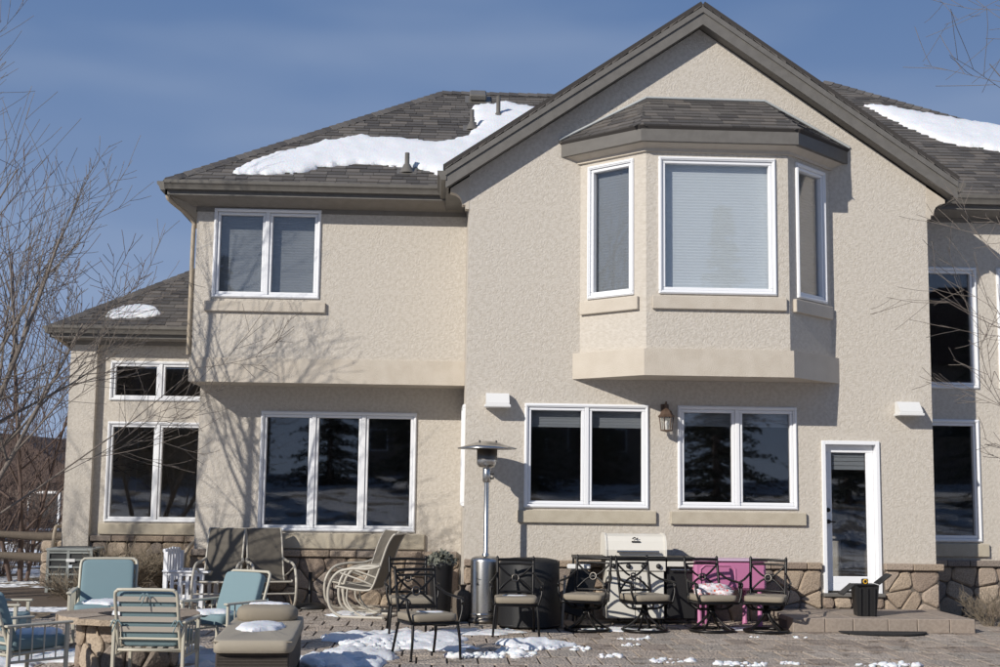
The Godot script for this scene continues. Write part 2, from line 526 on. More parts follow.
# one stone on a surface given by a callable (u, v, height) -> point
func stone_mesh(poly, h, place):
	var mb = MB.new()
	var c = Vector2.ZERO
	for p in poly: c += p
	c /= poly.size()
	var n = poly.size()
	var cc = place.call(c.x, c.y, h * rng.randf_range(1.0, 1.25))
	var inner = place.call(c.x, c.y, -h)
	var tops = []
	for i in n:
		var p = poly[i]
		var k = c + (p - c) * rng.randf_range(0.76, 0.9)
		tops.append([place.call(p.x, p.y, -0.005), place.call(p.x, p.y, h * 0.55), place.call(k.x, k.y, h * rng.randf_range(0.88, 1.12))])
	for i in n:
		var a = tops[i]; var b = tops[(i + 1) % n]
		var on = (a[1] + b[1]) * 0.5 - cc
		mb.quado(a[0], b[0], b[1], a[1], on)
		mb.quado(a[1], b[1], b[2], a[2], cc - inner + on)
		mb.trio(a[2], b[2], cc, cc - inner)
	return mb

func stone_strip(base, x0, y0, x1, y1, xf, seed_, size = 0.26):
	var bk = MB.new()
	bk.b2(V(x0, y0, 0.004), V(x1, y1, 0.022), xf)
	obj("mortar", bk, M.mortar, base)
	for poly in cells(x0, y0, x1, y1, size, seed_):
		var pl = func(u, v, h): return xf * V(u, v, 0.022 + h)
		obj("stone", stone_mesh(poly, rng.randf_range(0.03, 0.05), pl), M.stone[rng.randi() % M.stone.size()], base)

func ledge(base, x0, x1, y0, y1, xf, seed_):
	rng.seed = seed_
	var x = x0
	while x < x1 - 0.02:
		var w = minf(rng.randf_range(0.32, 0.52), x1 - x)
		if x1 - x - w < 0.15: w = x1 - x
		var mb = MB.new()
		mb.bevel(V(x + w / 2, (y0 + y1) / 2 + rng.randf_range(-0.003, 0.003), 0.05), V(w - 0.008, y1 - y0, 0.10 + rng.randf_range(-0.008, 0.008)), 0.01, xf)
		obj("ledge_stone", mb, M.stone[[0, 3, 5, 2][rng.randi() % 4]], base)
		x += w

# shingle courses on a sloped plane: outline in (u along the eave, v up the slope)
var shingle_left = 290
func shingles(part, outline, xf, seed_, single):
	rng.seed = seed_
	var deck = MB.new()
	var ccw = outline
	deck.prism(ccw, -0.05, xf)
	obj("deck", deck, M.roof_deck, part)
	var lo = outline[0]; var hi = outline[0]
	for p in outline:
		lo = lo.min(p); hi = hi.max(p)
	var ex = 0.142
	var rest = []
	for k in M.shingle.size(): rest.append(MB.new())
	var row = 0
	var v = lo.y - 0.02
	while v < hi.y:
		var u = lo.x - rng.randf_range(0.05, 0.3)
		while u < hi.x:
			var w = rng.randf_range(0.15, 0.34)
			var r = P2([u + 0.003, v, u + w - 0.003, v, u + w - 0.003, v + ex + 0.012, u + 0.003, v + ex + 0.012])
			var lift = 0.012 + (0.007 if rng.randf() < 0.45 else 0.0)
			var tone = rng.randi() % M.shingle.size()
			for q in Geometry2D.intersect_polygons(r, outline):
				if q.size() < 3: continue
				var own = single and shingle_left > 0
				var mb = MB.new() if own else rest[tone]
				var c = Vector2.ZERO
				for p in q: c += p
				c /= q.size()
				var top = func(p): return xf * V(p.x, p.y, 0.004 + lift * (1.0 - clampf((p.y - v) / (ex + 0.012), 0, 1)) + 0.003)
				var bot = func(p): return xf * V(p.x, p.y, 0.001)
				for i in range(1, q.size() - 1):
					mb.trio(top.call(q[0]), top.call(q[i]), top.call(q[i + 1]), xf.basis * V(0, 0, 1))
				for i in q.size():
					var a = q[i]; var b = q[(i + 1) % q.size()]
					mb.quado(bot.call(a), bot.call(b), top.call(b), top.call(a), xf.basis * V((a.x + b.x) / 2 - c.x, (a.y + b.y) / 2 - c.y, 0))
				if own:
					obj("shingle", mb, M.shingle[tone], part)
					shingle_left -= 1
			u += w
		v += ex
		row += 1
	for k in rest.size():
		if rest[k].count > 0:
			var o = obj("shingle_field", rest[k], M.shingle[k], part)
			o.set_meta("kind", "stuff")

# xf of a roof plane: origin at the eave, u along dir, v up the slope
func roof_xf(o, u_dir, up_dir):
	var n = u_dir.cross(up_dir).normalized()
	return Transform3D(Basis(u_dir.normalized(), up_dir.normalized(), n), o)

# snow lying on a plane given by xf (local xy, z up out of it)
func snow_sheet(poly, xf, hmax, seed_, step = 0.09, rough = 0.25, mbin = null):
	rng.seed = seed_
	var nz = FastNoiseLite.new(); nz.seed = seed_; nz.frequency = 3.0; nz.fractal_octaves = 4
	var edge = PackedVector2Array()
	for i in poly.size():
		var a = poly[i]; var b = poly[(i + 1) % poly.size()]
		var n = maxi(1, int(a.distance_to(b) / (step * 0.6)))
		for k in n:
			var p = a.lerp(b, float(k) / n)
			edge.append(p + Vector2(nz.get_noise_2d(p.x * 2.0, p.y * 2.0), nz.get_noise_2d(p.x * 2.0 + 40, p.y * 2.0)) * step * 0.9)
	var pts = PackedVector2Array(); var hs = []
	for p in edge:
		pts.append(p); hs.append(-0.004)
	for sh in [[-0.012, 0.32], [-0.04, 0.6]]:
		for q in Geometry2D.offset_polygon(edge, sh[0] * (step / 0.09)):
			for p in q:
				pts.append(p); hs.append(hmax * sh[1] * (0.75 + 0.5 * absf(nz.get_noise_2d(p.x, p.y))))
	var lo = edge[0]; var hi = edge[0]
	for p in edge:
		lo = lo.min(p); hi = hi.max(p)
	var y = lo.y
	while y < hi.y:
		var x = lo.x
		while x < hi.x:
			var p = Vector2(x + rng.randf_range(-0.3, 0.3) * step, y + rng.randf_range(-0.3, 0.3) * step)
			if Geometry2D.is_point_in_polygon(p, edge):
				var d = 9.0
				for i in edge.size():
					d = minf(d, p.distance_to(edge[i]))
				if d > step * 0.6:
					pts.append(p)
					hs.append(hmax * (0.6 + 0.4 * clampf(d / 0.3, 0, 1)) * (1.0 + rough * nz.get_noise_2d(p.x * 1.3, p.y * 1.3) * 2.0))
			x += step
		y += step
	var idx = Geometry2D.triangulate_delaunay(pts)
	var mb = MB.new() if mbin == null else mbin
	mb.smooth(3)
	for i in range(0, idx.size(), 3):
		var a = pts[idx[i]]; var b = pts[idx[i + 1]]; var c = pts[idx[i + 2]]
		if not Geometry2D.is_point_in_polygon((a + b + c) / 3.0, edge): continue
		mb.trio(xf * V(a.x, a.y, hs[idx[i]]), xf * V(b.x, b.y, hs[idx[i + 1]]), xf * V(c.x, c.y, hs[idx[i + 2]]), xf.basis * V(0, 0, 1))
	mb.flat()
	return mb

func blob_poly(cx, cy, rx, ry, seed_, n = 22, jag = 0.3):
	var nz = FastNoiseLite.new(); nz.seed = seed_; nz.frequency = 0.8
	var p = PackedVector2Array()
	for i in n:
		var a = TAU * i / n
		var k = 1.0 + jag * 1.6 * nz.get_noise_2d(cos(a) * 1.6 + seed_, sin(a) * 1.6)
		p.append(Vector2(cx + cos(a) * rx * k, cy + sin(a) * ry * k))
	return p

# ---------------------------------------------------------------- bare trees
func branch(mb, p, d, length, r, level, cfg, depth = 0):
	var n = 5 if level > 1 else 4
	var pts = [p]; var rs = [r]
	var dir = d
	for i in n:
		dir = (dir + Vector3(rng.randf_range(-1, 1), rng.randf_range(-1, 1), rng.randf_range(-1, 1)) * cfg.wob + Vector3.UP * cfg.up).normalized()
		pts.append(pts[-1] + dir * length / n)
		rs.append(maxf(r * (1.0 - 0.72 * (i + 1) / n), cfg.rmin))
	mb.tube(pts, rs, 7 if level >= 3 else (5 if level == 2 else 3), false)
	if level == 0: return
	var kids = cfg.kids[mini(level, cfg.kids.size() - 1)]
	for k in kids:
		var t = (k + rng.randf_range(0.25, 0.9)) / kids
		t = lerpf(cfg.start, 1.0, t)
		var f = t * n
		var i = mini(int(f), n - 1)
		var q = pts[i].lerp(pts[i + 1], f - i)
		var dd = (pts[i + 1] - pts[i]).normalized()
		var side = dd.cross(Vector3(rng.randf_range(-1, 1), rng.randf_range(-1, 1), rng.randf_range(-1, 1)).normalized()).normalized()
		var a = rng.randf_range(cfg.a0, cfg.a1)
		branch(mb, q, (dd * cos(a) + side * sin(a)).normalized(), length * rng.randf_range(0.45, 0.72) * (1.15 - 0.4 * t), maxf(lerpf(rs[i], rs[i + 1], f - i) * 0.62, cfg.rmin), level - 1, cfg, depth + 1)

func bare_tree(called, label, at, stems, cfg, seed_, m, group = ""):
	var t = thing(called, label, "tree", at, 0, group)
	rng.seed = seed_
	var tr = MB.new(); var cr = MB.new()
	for s in stems:
		# s: direction, length, radius, fork levels
		var n = 7
		var pts = [V(0, -0.05, 0) + s.get("off", Vector3.ZERO)]; var rs = [s.r]
		var d = s.d.normalized()
		for i in n:
			d = (d + Vector3(rng.randf_range(-1, 1), rng.randf_range(-0.5, 0.5), rng.randf_range(-1, 1)) * 0.06 + Vector3.UP * cfg.up * 0.6).normalized()
			pts.append(pts[-1] + d * s.l / n)
			rs.append(s.r * (1.0 - 0.8 * (i + 1) / n))
		tr.tube(pts, rs, 8, false)
		for k in s.kids:
			var tt = lerpf(s.get("from", 0.25), 1.0, (k + rng.randf()) / s.kids)
			var f = tt * n
			var i = mini(int(f), n - 1)
			var q = pts[i].lerp(pts[i + 1], f - i)
			var dd = (pts[i + 1] - pts[i]).normalized()
			var side = dd.cross(Vector3(rng.randf_range(-1, 1), rng.randf_range(-0.3, 0.3), rng.randf_range(-1, 1)).normalized()).normalized()
			var a = rng.randf_range(cfg.a0, cfg.a1)
			branch(cr, q, (dd * cos(a) + side * sin(a)).normalized(), s.l * rng.randf_range(0.28, 0.45) * (1.2 - 0.5 * tt), maxf(rs[i] * 0.5, cfg.rmin), s.lev, cfg)
	obj("trunk", tr, m, t)
	obj("crown", cr, m, t)
	return t

func spruce(label, at, h, r, seed_):
	var t = thing("spruce_tree", label, "tree", at)
	rng.seed = seed_
	var tr = MB.new()
	tr.tube([V(0, -0.1, 0), V(0, h * 0.5, 0), V(0, h * 0.97, 0)], [0.18, 0.1, 0.015], 8)
	obj("trunk", tr, M.bark_red, t)
	var cr = MB.new()
	var n = int(h * 26)
	for i in n:
		var f = pow(rng.randf(), 0.8)
		var y = h * lerpf(0.04, 0.98, f)
		var l = r * (1.0 - f) * rng.randf_range(0.7, 1.1) + 0.12
		var a = rng.randf() * TAU
		var d = V(cos(a), rng.randf_range(-0.28, 0.05), sin(a))
		var p0 = V(0, y, 0)
		var segs = maxi(3, int(l / 0.22))
		var side = V(-sin(a), 0, cos(a))
		for k in segs:
			var c = p0 + d * l * (k + 0.5) / segs + V(0, -0.1 * pow(float(k) / segs, 2) * l, 0)
			var w = 0.34 * (1.15 - float(k) / segs) + 0.08
			for q in 3:
				var o = c + V(rng.randf_range(-1, 1), rng.randf_range(-1, 1), rng.randf_range(-1, 1)) * 0.07
				var e = (side * rng.randf_range(-1, 1) + d * 0.7 + V(0, rng.randf_range(-0.5, 0.3), 0)).normalized()
				var e2 = e.cross(V(rng.randf_range(-1, 1), rng.randf_range(-1, 1), rng.randf_range(-1, 1))).normalized()
				cr.tri(o - e2 * 0.06, o + e2 * 0.06, o + e * w)
	obj("crown", cr, M.needle, t)

# ---------------------------------------------------------------- the house
const PITCH = 0.667
func gutter_profile():
	# K-style: x outward, y up
	return P2([0.0, 0.0, 0.075, 0.0, 0.085, 0.03, 0.10, 0.06, 0.125, 0.085, 0.128, 0.13, 0.118, 0.13, 0.0, 0.13])

func gutter(house, a, b, out_dir):
	# runs from a to b (points at the back bottom edge), profile opening along out_dir
	var d = (b - a)
	var xf = Transform3D(Basis(out_dir, Vector3.UP, d.normalized()), a)
	obj("gutter", MB.new().prism(gutter_profile(), d.length(), xf), M.gutter, house)

func build_house():
	var house = thing("house", "two storey beige stucco house with stone base, grey roof and bay window", "house")
	var I = Transform3D()
	# ---- gable block, front at z = 0
	var mb = MB.new()
	var GW = [[0.815, 1.505, 2.55, 2.945], [2.955, 1.515, 4.64, 2.945], [4.985, 0.375, 5.805, 2.485]]
	rect_wall(mb, 0.0, 6.58, -0.1, 6.0, 0.2, GW)
	mb.prism(P2([0, 6.0, 6.58, 6.0, 6.58, 6.17, 3.3, 8.41, 0, 6.17]), -0.2, I)
	obj("gable_wall", mb, M.stucco, house)
	var sidewall = MB.new()
	rect_wall(sidewall, 0.0, 1.8, -0.1, 6.0, 0.18, [[0.7, 1.505, 1.6, 2.945]], Transform3D(Basis(Vector3.UP, -PI / 2), V(0, 0, -2.0)))
	obj("side_wall", sidewall, M.stucco, house)
	sidewall = MB.new()
	rect_wall(sidewall, 0.0, 1.0, -0.1, 6.0, 0.18, [], Transform3D(Basis(Vector3.UP, PI / 2), V(6.58, 0, -0.2)))
	obj("side_wall", sidewall, M.stucco, house)
	# narrow window on the block's flank, seen edge on
	window(house, 0.45, 1.505, 1.35, 2.945, 1, Transform3D(Basis(Vector3.UP, -PI / 2), V(-0.004, 0, -1.75)), {})
	# corbels under the rake ends
	var cp = P2([0, 0, 0, -0.02, -0.055, -0.02, -0.055, 0.04, -0.10, 0.04, -0.105, 0.10, -0.135, 0.16, -0.19, 0.20, -0.27, 0.22, -0.27, 0.27, 0, 0.45])
	obj("corbel", MB.new().prism(cp, 0.16, XF(V(0.0, 5.70, -0.155))), M.trim, house)
	obj("corbel", MB.new().prism(cp, 0.16, Transform3D(Basis.from_scale(V(-1, 1, 1)), V(6.58, 5.70, -0.155))), M.trim, house)
	# ---- gable roof
	var gr = node("gable_roof", house)
	for s in [-1.0, 1.0]:
		var run = 3.65
		var sl = run * sqrt(1 + 0.68 * 0.68)
		var up = V(-s * 1.0, 0.68, 0).normalized()
		var eave = V(3.3 + s * run, 8.69 - 0.68 * run, 0)
		var xf = roof_xf(eave + V(0, 0, 0.27 if s < 0 else -6.63), V(0, 0, -1) if s < 0 else V(0, 0, 1), up)
		# plane u runs along the eave so that its normal points up
		var L = 6.9
		shingles(gr, P2([0, 0, L, 0, L, sl, 0, sl]), xf, 51 + int(s), false)
		# soffit board under the deck
		var poly = P2([3.3, 8.60, 3.3, 8.42, 3.3 + s * 3.61, 8.42 - 0.68 * 3.61, 3.3 + s * 3.61, 8.60 - 0.68 * 3.61])
		obj("soffit", MB.new().prism(poly, 0.22, XF(V(0, 0, 0.005))), M.paint, gr)
		var f1 = P2([3.3, 8.65, 3.3, 8.395, 3.3 + s * 3.64, 8.395 - 0.68 * 3.64, 3.3 + s * 3.64, 8.65 - 0.68 * 3.64])
		obj("fascia", MB.new().prism(f1, 0.03, XF(V(0, 0, 0.227))), M.paint, gr)
		var f2 = P2([3.3, 8.655, 3.3, 8.57, 3.3 + s * 3.645, 8.57 - 0.68 * 3.645, 3.3 + s * 3.645, 8.655 - 0.68 * 3.645])
		obj("rake_trim", MB.new().prism(f2, 0.022, XF(V(0, 0, 0.258))), M.paint, gr)
		# side eave: fascia, soffit, gutter
		var ex = 3.3 + s * 3.63
		var fb = MB.new()
		fb.b2(V(ex - s * 0.0, 5.93, -1.3), V(ex - s * 0.035, 6.17, 0.225))
		fb.b2(V(ex - s * 0.035, 5.935, -1.3), V(3.3 + s * 3.285, 5.955, -0.16))
		obj("fascia", fb, M.paint, gr)
		if s < 0: gutter(gr, V(ex, 6.02, -1.3), V(ex, 6.03, 0.27), V(-1, 0, 0))
		else: gutter(gr, V(ex, 6.03, 0.27), V(ex, 6.02, -1.1), V(1, 0, 0))
	# ---- bay
	var bx = 3.37
	var fw = 0.98; var ww = 1.79; var dp = 0.80
	var bay = node("bay", house)
	var bw = MB.new()
	rect_wall(bw, bx - fw, bx + fw, 3.62, 6.47, 0.14, [[2.56, 4.40, 4.175, 6.30]], XF(V(0, 0, dp)))
	var ang = atan2(dp, ww - fw)
	var sl_ = Vector2(ww - fw, dp).length()
	var lx = Transform3D(Basis(Vector3.UP, -ang), V(bx - ww, 0, 0))
	var rx = Transform3D(Basis(Vector3.UP, ang), V(bx + fw, 0, dp))
	rect_wall(bw, 0, sl_, 3.62, 6.47, 0.14, [[0.14, 4.40, 0.14 + 0.80, 6.30]], lx)
	rect_wall(bw, 0, sl_, 3.62, 6.47, 0.14, [[sl_ - 0.94, 4.40, sl_ - 0.14, 6.30]], rx)
	obj("bay_wall", bw, M.stucco, bay)
	var band = P2([bx - ww - 0.10, 0.0, bx - fw - 0.035, -dp - 0.045, bx + fw + 0.035, -dp - 0.045, bx + ww + 0.10, 0.0])
	var up_xf = Transform3D(Basis(V(1, 0, 0), V(0, 0, -1), V(0, 1, 0)), V(0, 3.29, 0.003))
	obj("bay_band", MB.new().prism(band, 0.36, up_xf), M.trim, bay)
	var top = P2([bx - ww - 0.05, 0.0, bx - fw - 0.02, -dp - 0.03, bx + fw + 0.02, -dp - 0.03, bx + ww + 0.05, 0.0])
	obj("bay_frieze", MB.new().prism(top, 0.10, Transform3D(Basis(V(1, 0, 0), V(0, 0, -1), V(0, 1, 0)), V(0, 6.36, 0.004))), M.trim, bay)
	# the bay's eave box and roof
	var ef = 1.08; var ew = 2.07; var ed = 1.0
	var box = P2([bx - ew, 0.0, bx - ef, -ed, bx + ef, -ed, bx + ew, 0.0])
	obj("fascia", MB.new().prism(box, 0.20, Transform3D(Basis(V(1, 0, 0), V(0, 0, -1), V(0, 1, 0)), V(0, 6.46, 0.005))), M.paint, bay)
	var cove = MB.new()
	# sloping soffit between fascia and wall
	var c_out = [V(bx - ew + 0.06, 6.462, 0.0), V(bx - ef + 0.03, 6.462, ed - 0.06), V(bx + ef - 0.03, 6.462, ed - 0.06), V(bx + ew - 0.06, 6.462, 0.0)]
	var c_in = [V(bx - ww - 0.05, 6.40, 0.0), V(bx - fw - 0.02, 6.40, dp + 0.02), V(bx + fw + 0.02, 6.40, dp + 0.02), V(bx + ww + 0.05, 6.40, 0.0)]
	for i in 3:
		cove.quado(c_out[i], c_out[i + 1], c_in[i + 1], c_in[i], V(0, -1, 0.3))
	obj("soffit", cove, M.trim, bay)
	var rt = 0.86
	var e0 = V(bx - ew - 0.03, 6.665, 0.0); var e1 = V(bx - ef - 0.02, 6.665, ed + 0.03)
	var e2 = V(bx + ef + 0.02, 6.665, ed + 0.03); var e3 = V(bx + ew + 0.03, 6.665, 0.0)
	var t0 = V(bx - rt, 7.33, 0.02); var t1 = V(bx + rt, 7.33, 0.02)
	var br = node("bay_roof", house)
	for f in [[e0, e1, [t0]], [e1, e2, [t1, t0]], [e2, e3, [t1]]]:
		var u = (f[1] - f[0]).normalized()
		var w = f[2][0] - f[0]
		var vv = (w - u * w.dot(u)).normalized()
		var xf = roof_xf(f[0], u, vv)
		var pl = PackedVector2Array([Vector2.ZERO, Vector2((f[1] - f[0]).dot(u), 0)])
		for q in f[2]:
			pl.append(Vector2((q - f[0]).dot(u), (q - f[0]).dot(vv)))
		shingles(br, pl, xf, 61, true)
	var flash = MB.new()
	flash.tube([e0 + V(0.0, 0.04, 0.016), t0 + V(0, 0.03, 0.016)], 0.02, 5)
	flash.tube([t0 + V(0, 0.03, 0.016), t1 + V(0, 0.03, 0.016)], 0.02, 5)
	flash.tube([t1 + V(0, 0.03, 0.016), e3 + V(0.0, 0.04, 0.016)], 0.02, 5)
	obj("flashing", flash, M.zinc, br)
	# hip caps
	for k in [[e1, t0], [e2, t1]]:
		var n = 7
		for i in n:
			var a = k[0].lerp(k[1], float(i) / n) + V(0, 0.022, 0.0); var b = k[0].lerp(k[1], (i + 1.25) / n) + V(0, 0.012, 0.0)
			var hc = MB.new()
			var d = (b - a).normalized()
			var sd = d.cross(Vector3.UP).normalized()
			for s in [-1.0, 1.0]:
				hc.quado(a, b, b + sd * s * 0.09 - V(0, 0.035, 0), a + sd * s * 0.09 - V(0, 0.035, 0), Vector3.UP)
			obj("ridge_cap", hc, M.shingle[i % 3], br)
	# bay windows
	window(house, 2.56, 4.40, 4.175, 6.30, 1, XF(V(0, 0, dp)), {"blind": 1.0, "sill": [2.47, 4.19, 4.30, 4.37], "pale": true})
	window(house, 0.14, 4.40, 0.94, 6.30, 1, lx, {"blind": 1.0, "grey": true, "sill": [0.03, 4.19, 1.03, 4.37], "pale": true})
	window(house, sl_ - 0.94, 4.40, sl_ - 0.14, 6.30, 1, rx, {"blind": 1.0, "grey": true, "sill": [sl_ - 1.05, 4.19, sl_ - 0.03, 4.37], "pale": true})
	# ---- windows and door of the gable wall
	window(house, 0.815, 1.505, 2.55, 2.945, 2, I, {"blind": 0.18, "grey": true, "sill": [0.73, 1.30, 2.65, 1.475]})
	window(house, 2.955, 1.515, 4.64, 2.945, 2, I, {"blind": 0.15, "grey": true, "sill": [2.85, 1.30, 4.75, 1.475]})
	build_door(house)
	# ---- left block, upper storey overhanging
	var U = -1.35; var Lz = -2.0; var XL = -4.06
	mb = MB.new()
	rect_wall(mb, XL, -0.002, 3.62, 6.1, 0.2, [[-3.80, 4.545, -2.20, 5.90]], XF(V(0, 0, U)))
	rect_wall(mb, 0, 8.0, 3.62, 6.1, 0.2, [], Transform3D(Basis(Vector3.UP, -PI / 2), V(XL, 0, -9.55)))
	rect_wall(mb, XL + 0.03, -0.002, -0.1, 3.30, 0.2, [[-3.09, 1.08, -0.71, 2.90]], XF(V(0, 0, Lz)))
	rect_wall(mb, 0, 7.4, -0.1, 3.30, 0.2, [], Transform3D(Basis(Vector3.UP, -PI / 2), V(XL + 0.03, 0, -9.6)))
	obj("wall", mb, M.stucco, house)
	var bd = MB.new()
	bd.b2(V(XL - 0.03, 3.28, -8.0), V(-0.002, 3.64, U + 0.03))
	obj("wall_band", bd, M.trim, house)
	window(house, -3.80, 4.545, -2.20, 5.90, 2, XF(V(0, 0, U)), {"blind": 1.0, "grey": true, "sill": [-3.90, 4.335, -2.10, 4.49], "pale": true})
	window(house, -3.09, 1.08, -0.71, 2.90, 3, XF(V(0, 0, Lz)), {"sill": [-3.16, 0.825, -0.56, 1.055]})
	# ---- left wing
	var Wz = -5.3
	mb = MB.new()
	rect_wall(mb, -6.86, XL + 0.03, -0.1, 4.45, 0.2, [[-6.22, 3.235, -4.45, 3.94], [-6.22, 1.10, -4.45, 2.86]], XF(V(0, 0, Wz)))
	rect_wall(mb, 0, 4.2, -0.1, 4.45, 0.2, [], Transform3D(Basis(Vector3.UP, -PI / 2), V(-6.86, 0, -9.6)))
	mb.b2(V(-6.90, 0.0, Wz - 0.1), V(-6.44, 4.33, Wz + 0.13))
	obj("wing_wall", mb, M.stucco, house)
	window(house, -6.22, 3.235, -4.45, 3.94, 2, XF(V(0, 0, Wz)), {})
	window(house, -6.22, 1.10, -4.45, 2.86, 2, XF(V(0, 0, Wz)), {"sill": [-6.30, 0.885, -4.35, 1.075]})
	# ---- right wing
	var Rz = -1.13
	mb = MB.new()
	rect_wall(mb, 6.40, 11.5, -0.1, 6.15, 0.2, [[6.66, 3.34, 7.745, 5.19], [6.66, 1.06, 7.72, 2.875], [8.06, 3.34, 9.15, 5.19], [8.06, 1.06, 9.15, 2.875]], XF(V(0, 0, Rz)))
	rect_wall(mb, 0, 8.4, -0.1, 6.15, 0.2, [], Transform3D(Basis(Vector3.UP, PI / 2), V(11.5, 0, Rz)))
	obj("wing_wall", mb, M.stucco, house)
	for k in [[6.66, 7.745, 7.72], [8.06, 9.15, 9.15]]:
		window(house, k[0], 3.34, k[1], 5.19, 1, XF(V(0, 0, Rz)), {})
		window(house, k[0], 1.06, k[2], 2.875, 1, XF(V(0, 0, Rz)), {"sill": [k[0] - 0.06, 0.845, k[2] + 0.09, 1.035]})
	# ---- back wall, floors, ceilings and inner walls close the rooms
	mb = MB.new()
	mb.b2(V(-6.86, -0.1, -9.75), V(-4.06, 4.2, -9.56))
	mb.b2(V(-4.06, -0.1, -9.75), V(11.5, 6.1, -9.56))
	obj("back_wall", mb, M.stucco, house)
	mb = MB.new()
	mb.b2(V(-6.80, 0.2, -9.5), V(XL, 0.34, Wz - 0.21))
	mb.b2(V(XL, 0.2, -9.5), V(-0.01, 0.34, Lz - 0.21))
	mb.b2(V(0.19, 0.2, -9.5), V(6.39, 0.34, -0.21))
	mb.b2(V(6.41, 0.2, -9.5), V(11.4, 0.34, Rz - 0.21))
	obj("floor", mb, M.room_floor, house)
	mb = MB.new()
	mb.b2(V(0.19, 3.05, -9.5), V(6.39, 3.35, -0.21))
	mb.b2(V(6.41, 3.0, -9.5), V(11.4, 3.3, Rz - 0.21))
	mb.b2(V(XL + 0.02, 3.1, -9.5), V(-0.01, 3.27, Lz - 0.21))
	mb.b2(V(XL, 6.0, -9.5), V(-0.01, 6.05, U - 0.21))
	mb.b2(V(0.19, 5.95, -9.5), V(6.39, 6.0, -0.21))
	mb.b2(V(6.41, 6.0, -9.5), V(11.4, 6.05, Rz - 0.21))
	mb.b2(V(-6.8, 4.2, -9.5), V(XL, 4.26, Wz - 0.21))
	obj("ceiling", mb, M.room, house)
	mb = MB.new()
	for x in [0.0, 6.42]:
		mb.b2(V(x + 0.01, 0.34, -9.5), V(x + 0.12, 3.04, -2.22))
		mb.b2(V(x + 0.01, 3.36, -9.5), V(x + 0.12, 5.94, -2.22))
	mb.b2(V(0.19, 0.34, -5.2), V(6.39, 3.04, -5.1))
	mb.b2(V(0.19, 3.36, -4.2), V(6.39, 5.94, -4.1))
	mb.b2(V(XL + 0.2, 0.34, -6.6), V(-0.01, 3.09, -6.5))
	obj("partition", mb, M.room, house)
	mb = MB.new()
	mb.b2(V(5.25, 0.35, -2.9), V(5.95, 1.05, -2.3))
	mb.b2(V(5.2, 1.05, -2.95), V(6.0, 1.09, -2.25))
	obj("cabinet", mb, M.cabinet, house)
	# ---- stone base
	var base = node("stone_base", house)
	stone_strip(base, 0.0, -0.05, 4.95, 0.70, I, 201)
	stone_strip(base, 4.96, 0.17, 5.82, 0.345, I, 202, 0.18)
	stone_strip(base, 5.83, 0.0, 6.60, 0.70, I, 203)
	stone_strip(base, XL - 0.02, -0.05, -0.03, 0.70, XF(V(0, 0, Lz)), 204)
	stone_strip(base, -6.40, -0.05, XL, 0.76, XF(V(0, 0, Wz)), 205, 0.24)
	stone_strip(base, 6.66, -0.05, 9.2, 0.70, XF(V(0, 0, Rz)), 206)
	stone_strip(base, 0.0, 0.0, 1.05, 0.70, Transform3D(Basis(Vector3.UP, PI / 2), V(6.585, 0, -0.05)), 207)
	stone_strip(base, -7.35, -0.05, -6.92, 0.76, XF(V(0, 0, -5.6)), 208, 0.22)
	ledge(base, 0.0, 4.95, 0.705, 0.795, I, 301)
	ledge(base, 5.83, 6.66, 0.705, 0.795, I, 302)
	ledge(base, XL, -0.06, 0.705, 0.80, XF(V(0, 0, Lz)), 303)
	ledge(base, -6.43, XL, 0.77, 0.865, XF(V(0, 0, Wz)), 304)
	ledge(base, 6.68, 9.3, 0.705, 0.795, XF(V(0, 0, Rz)), 305)
	# ---- main roof, left part
	var roof = node("roof", house)
	var sx = sqrt(1 + PITCH * PITCH)
	var ex = -4.46; var ez = -0.88; var ey = 6.19
	var t = 4.04
	shingles(roof, P2([0, 0, 8.5, 0, 8.5, t * sx, t, t * sx]), roof_xf(V(ex, ey, ez), V(1, 0, 0), V(0, PITCH, -1)), 71, false)
	shingles(roof, P2([0, 0, 8.08, 0, 4.04, 4.04 * sx]), roof_xf(V(ex, ey, ez - 8.08), V(0, 0, 1), V(1, PITCH, 0)), 72, false)
	obj("deck", MB.new().b2(V(ex + 0.2, 6.06, -9.7), V(3.0, 6.10, ez - 0.6)), M.roof_deck, roof)
	var cap = func(a, b):
		var n = int(a.distance_to(b) / 0.17)
		for i in n:
			var p = a.lerp(b, float(i) / n) + V(0, 0.055, 0); var q = a.lerp(b, (i + 1.3) / n) + V(0, 0.038, 0)
			var d = (b - a).normalized()
			var sd = d.cross(Vector3.UP).normalized()
			var hc = MB.new()
			for s in [-1.0, 1.0]:
				var w = sd * s * 0.13 - V(0, 0.085 if absf(d.y) > 0.1 else 0.095, 0)
				hc.quado(p, q, q + w, p + w, Vector3.UP)
				hc.quado(p, p + w, p + w - V(0, 0.012, 0), p - V(0, 0.012, 0), -d)
			obj("ridge_cap", hc, M.shingle[(i * 7 + i / 3) % 4], roof)
	cap.call(V(ex, ey, ez), V(ex + t, ey + PITCH * t, ez - t))
	cap.call(V(ex + t, ey + PITCH * t, ez - t), V(2.0, ey + PITCH * t, ez - t))
	# main roof, right part
	var rz = -0.68; var cx = 11.9; var rt2 = 5.0
	shingles(roof, P2([0, 0, cx - 3.3, 0, cx - 3.3 - rt2, rt2 * sx, 0, rt2 * sx]), roof_xf(V(3.3, 6.19, rz), V(1, 0, 0), V(0, PITCH, -1)), 73, false)
	shingles(roof, P2([0, 0, 10.0, 0, 5.0, 5.0 * sx]), roof_xf(V(cx, 6.19, rz), V(0, 0, -1), V(-1, PITCH, 0)), 74, false)
	cap.call(V(cx, 6.19, rz), V(cx - rt2, 6.19 + PITCH * rt2, rz - rt2))
	# wing roof
	var wx = -7.20; var wz = -4.83; var wy = 4.47
	shingle_left = 150
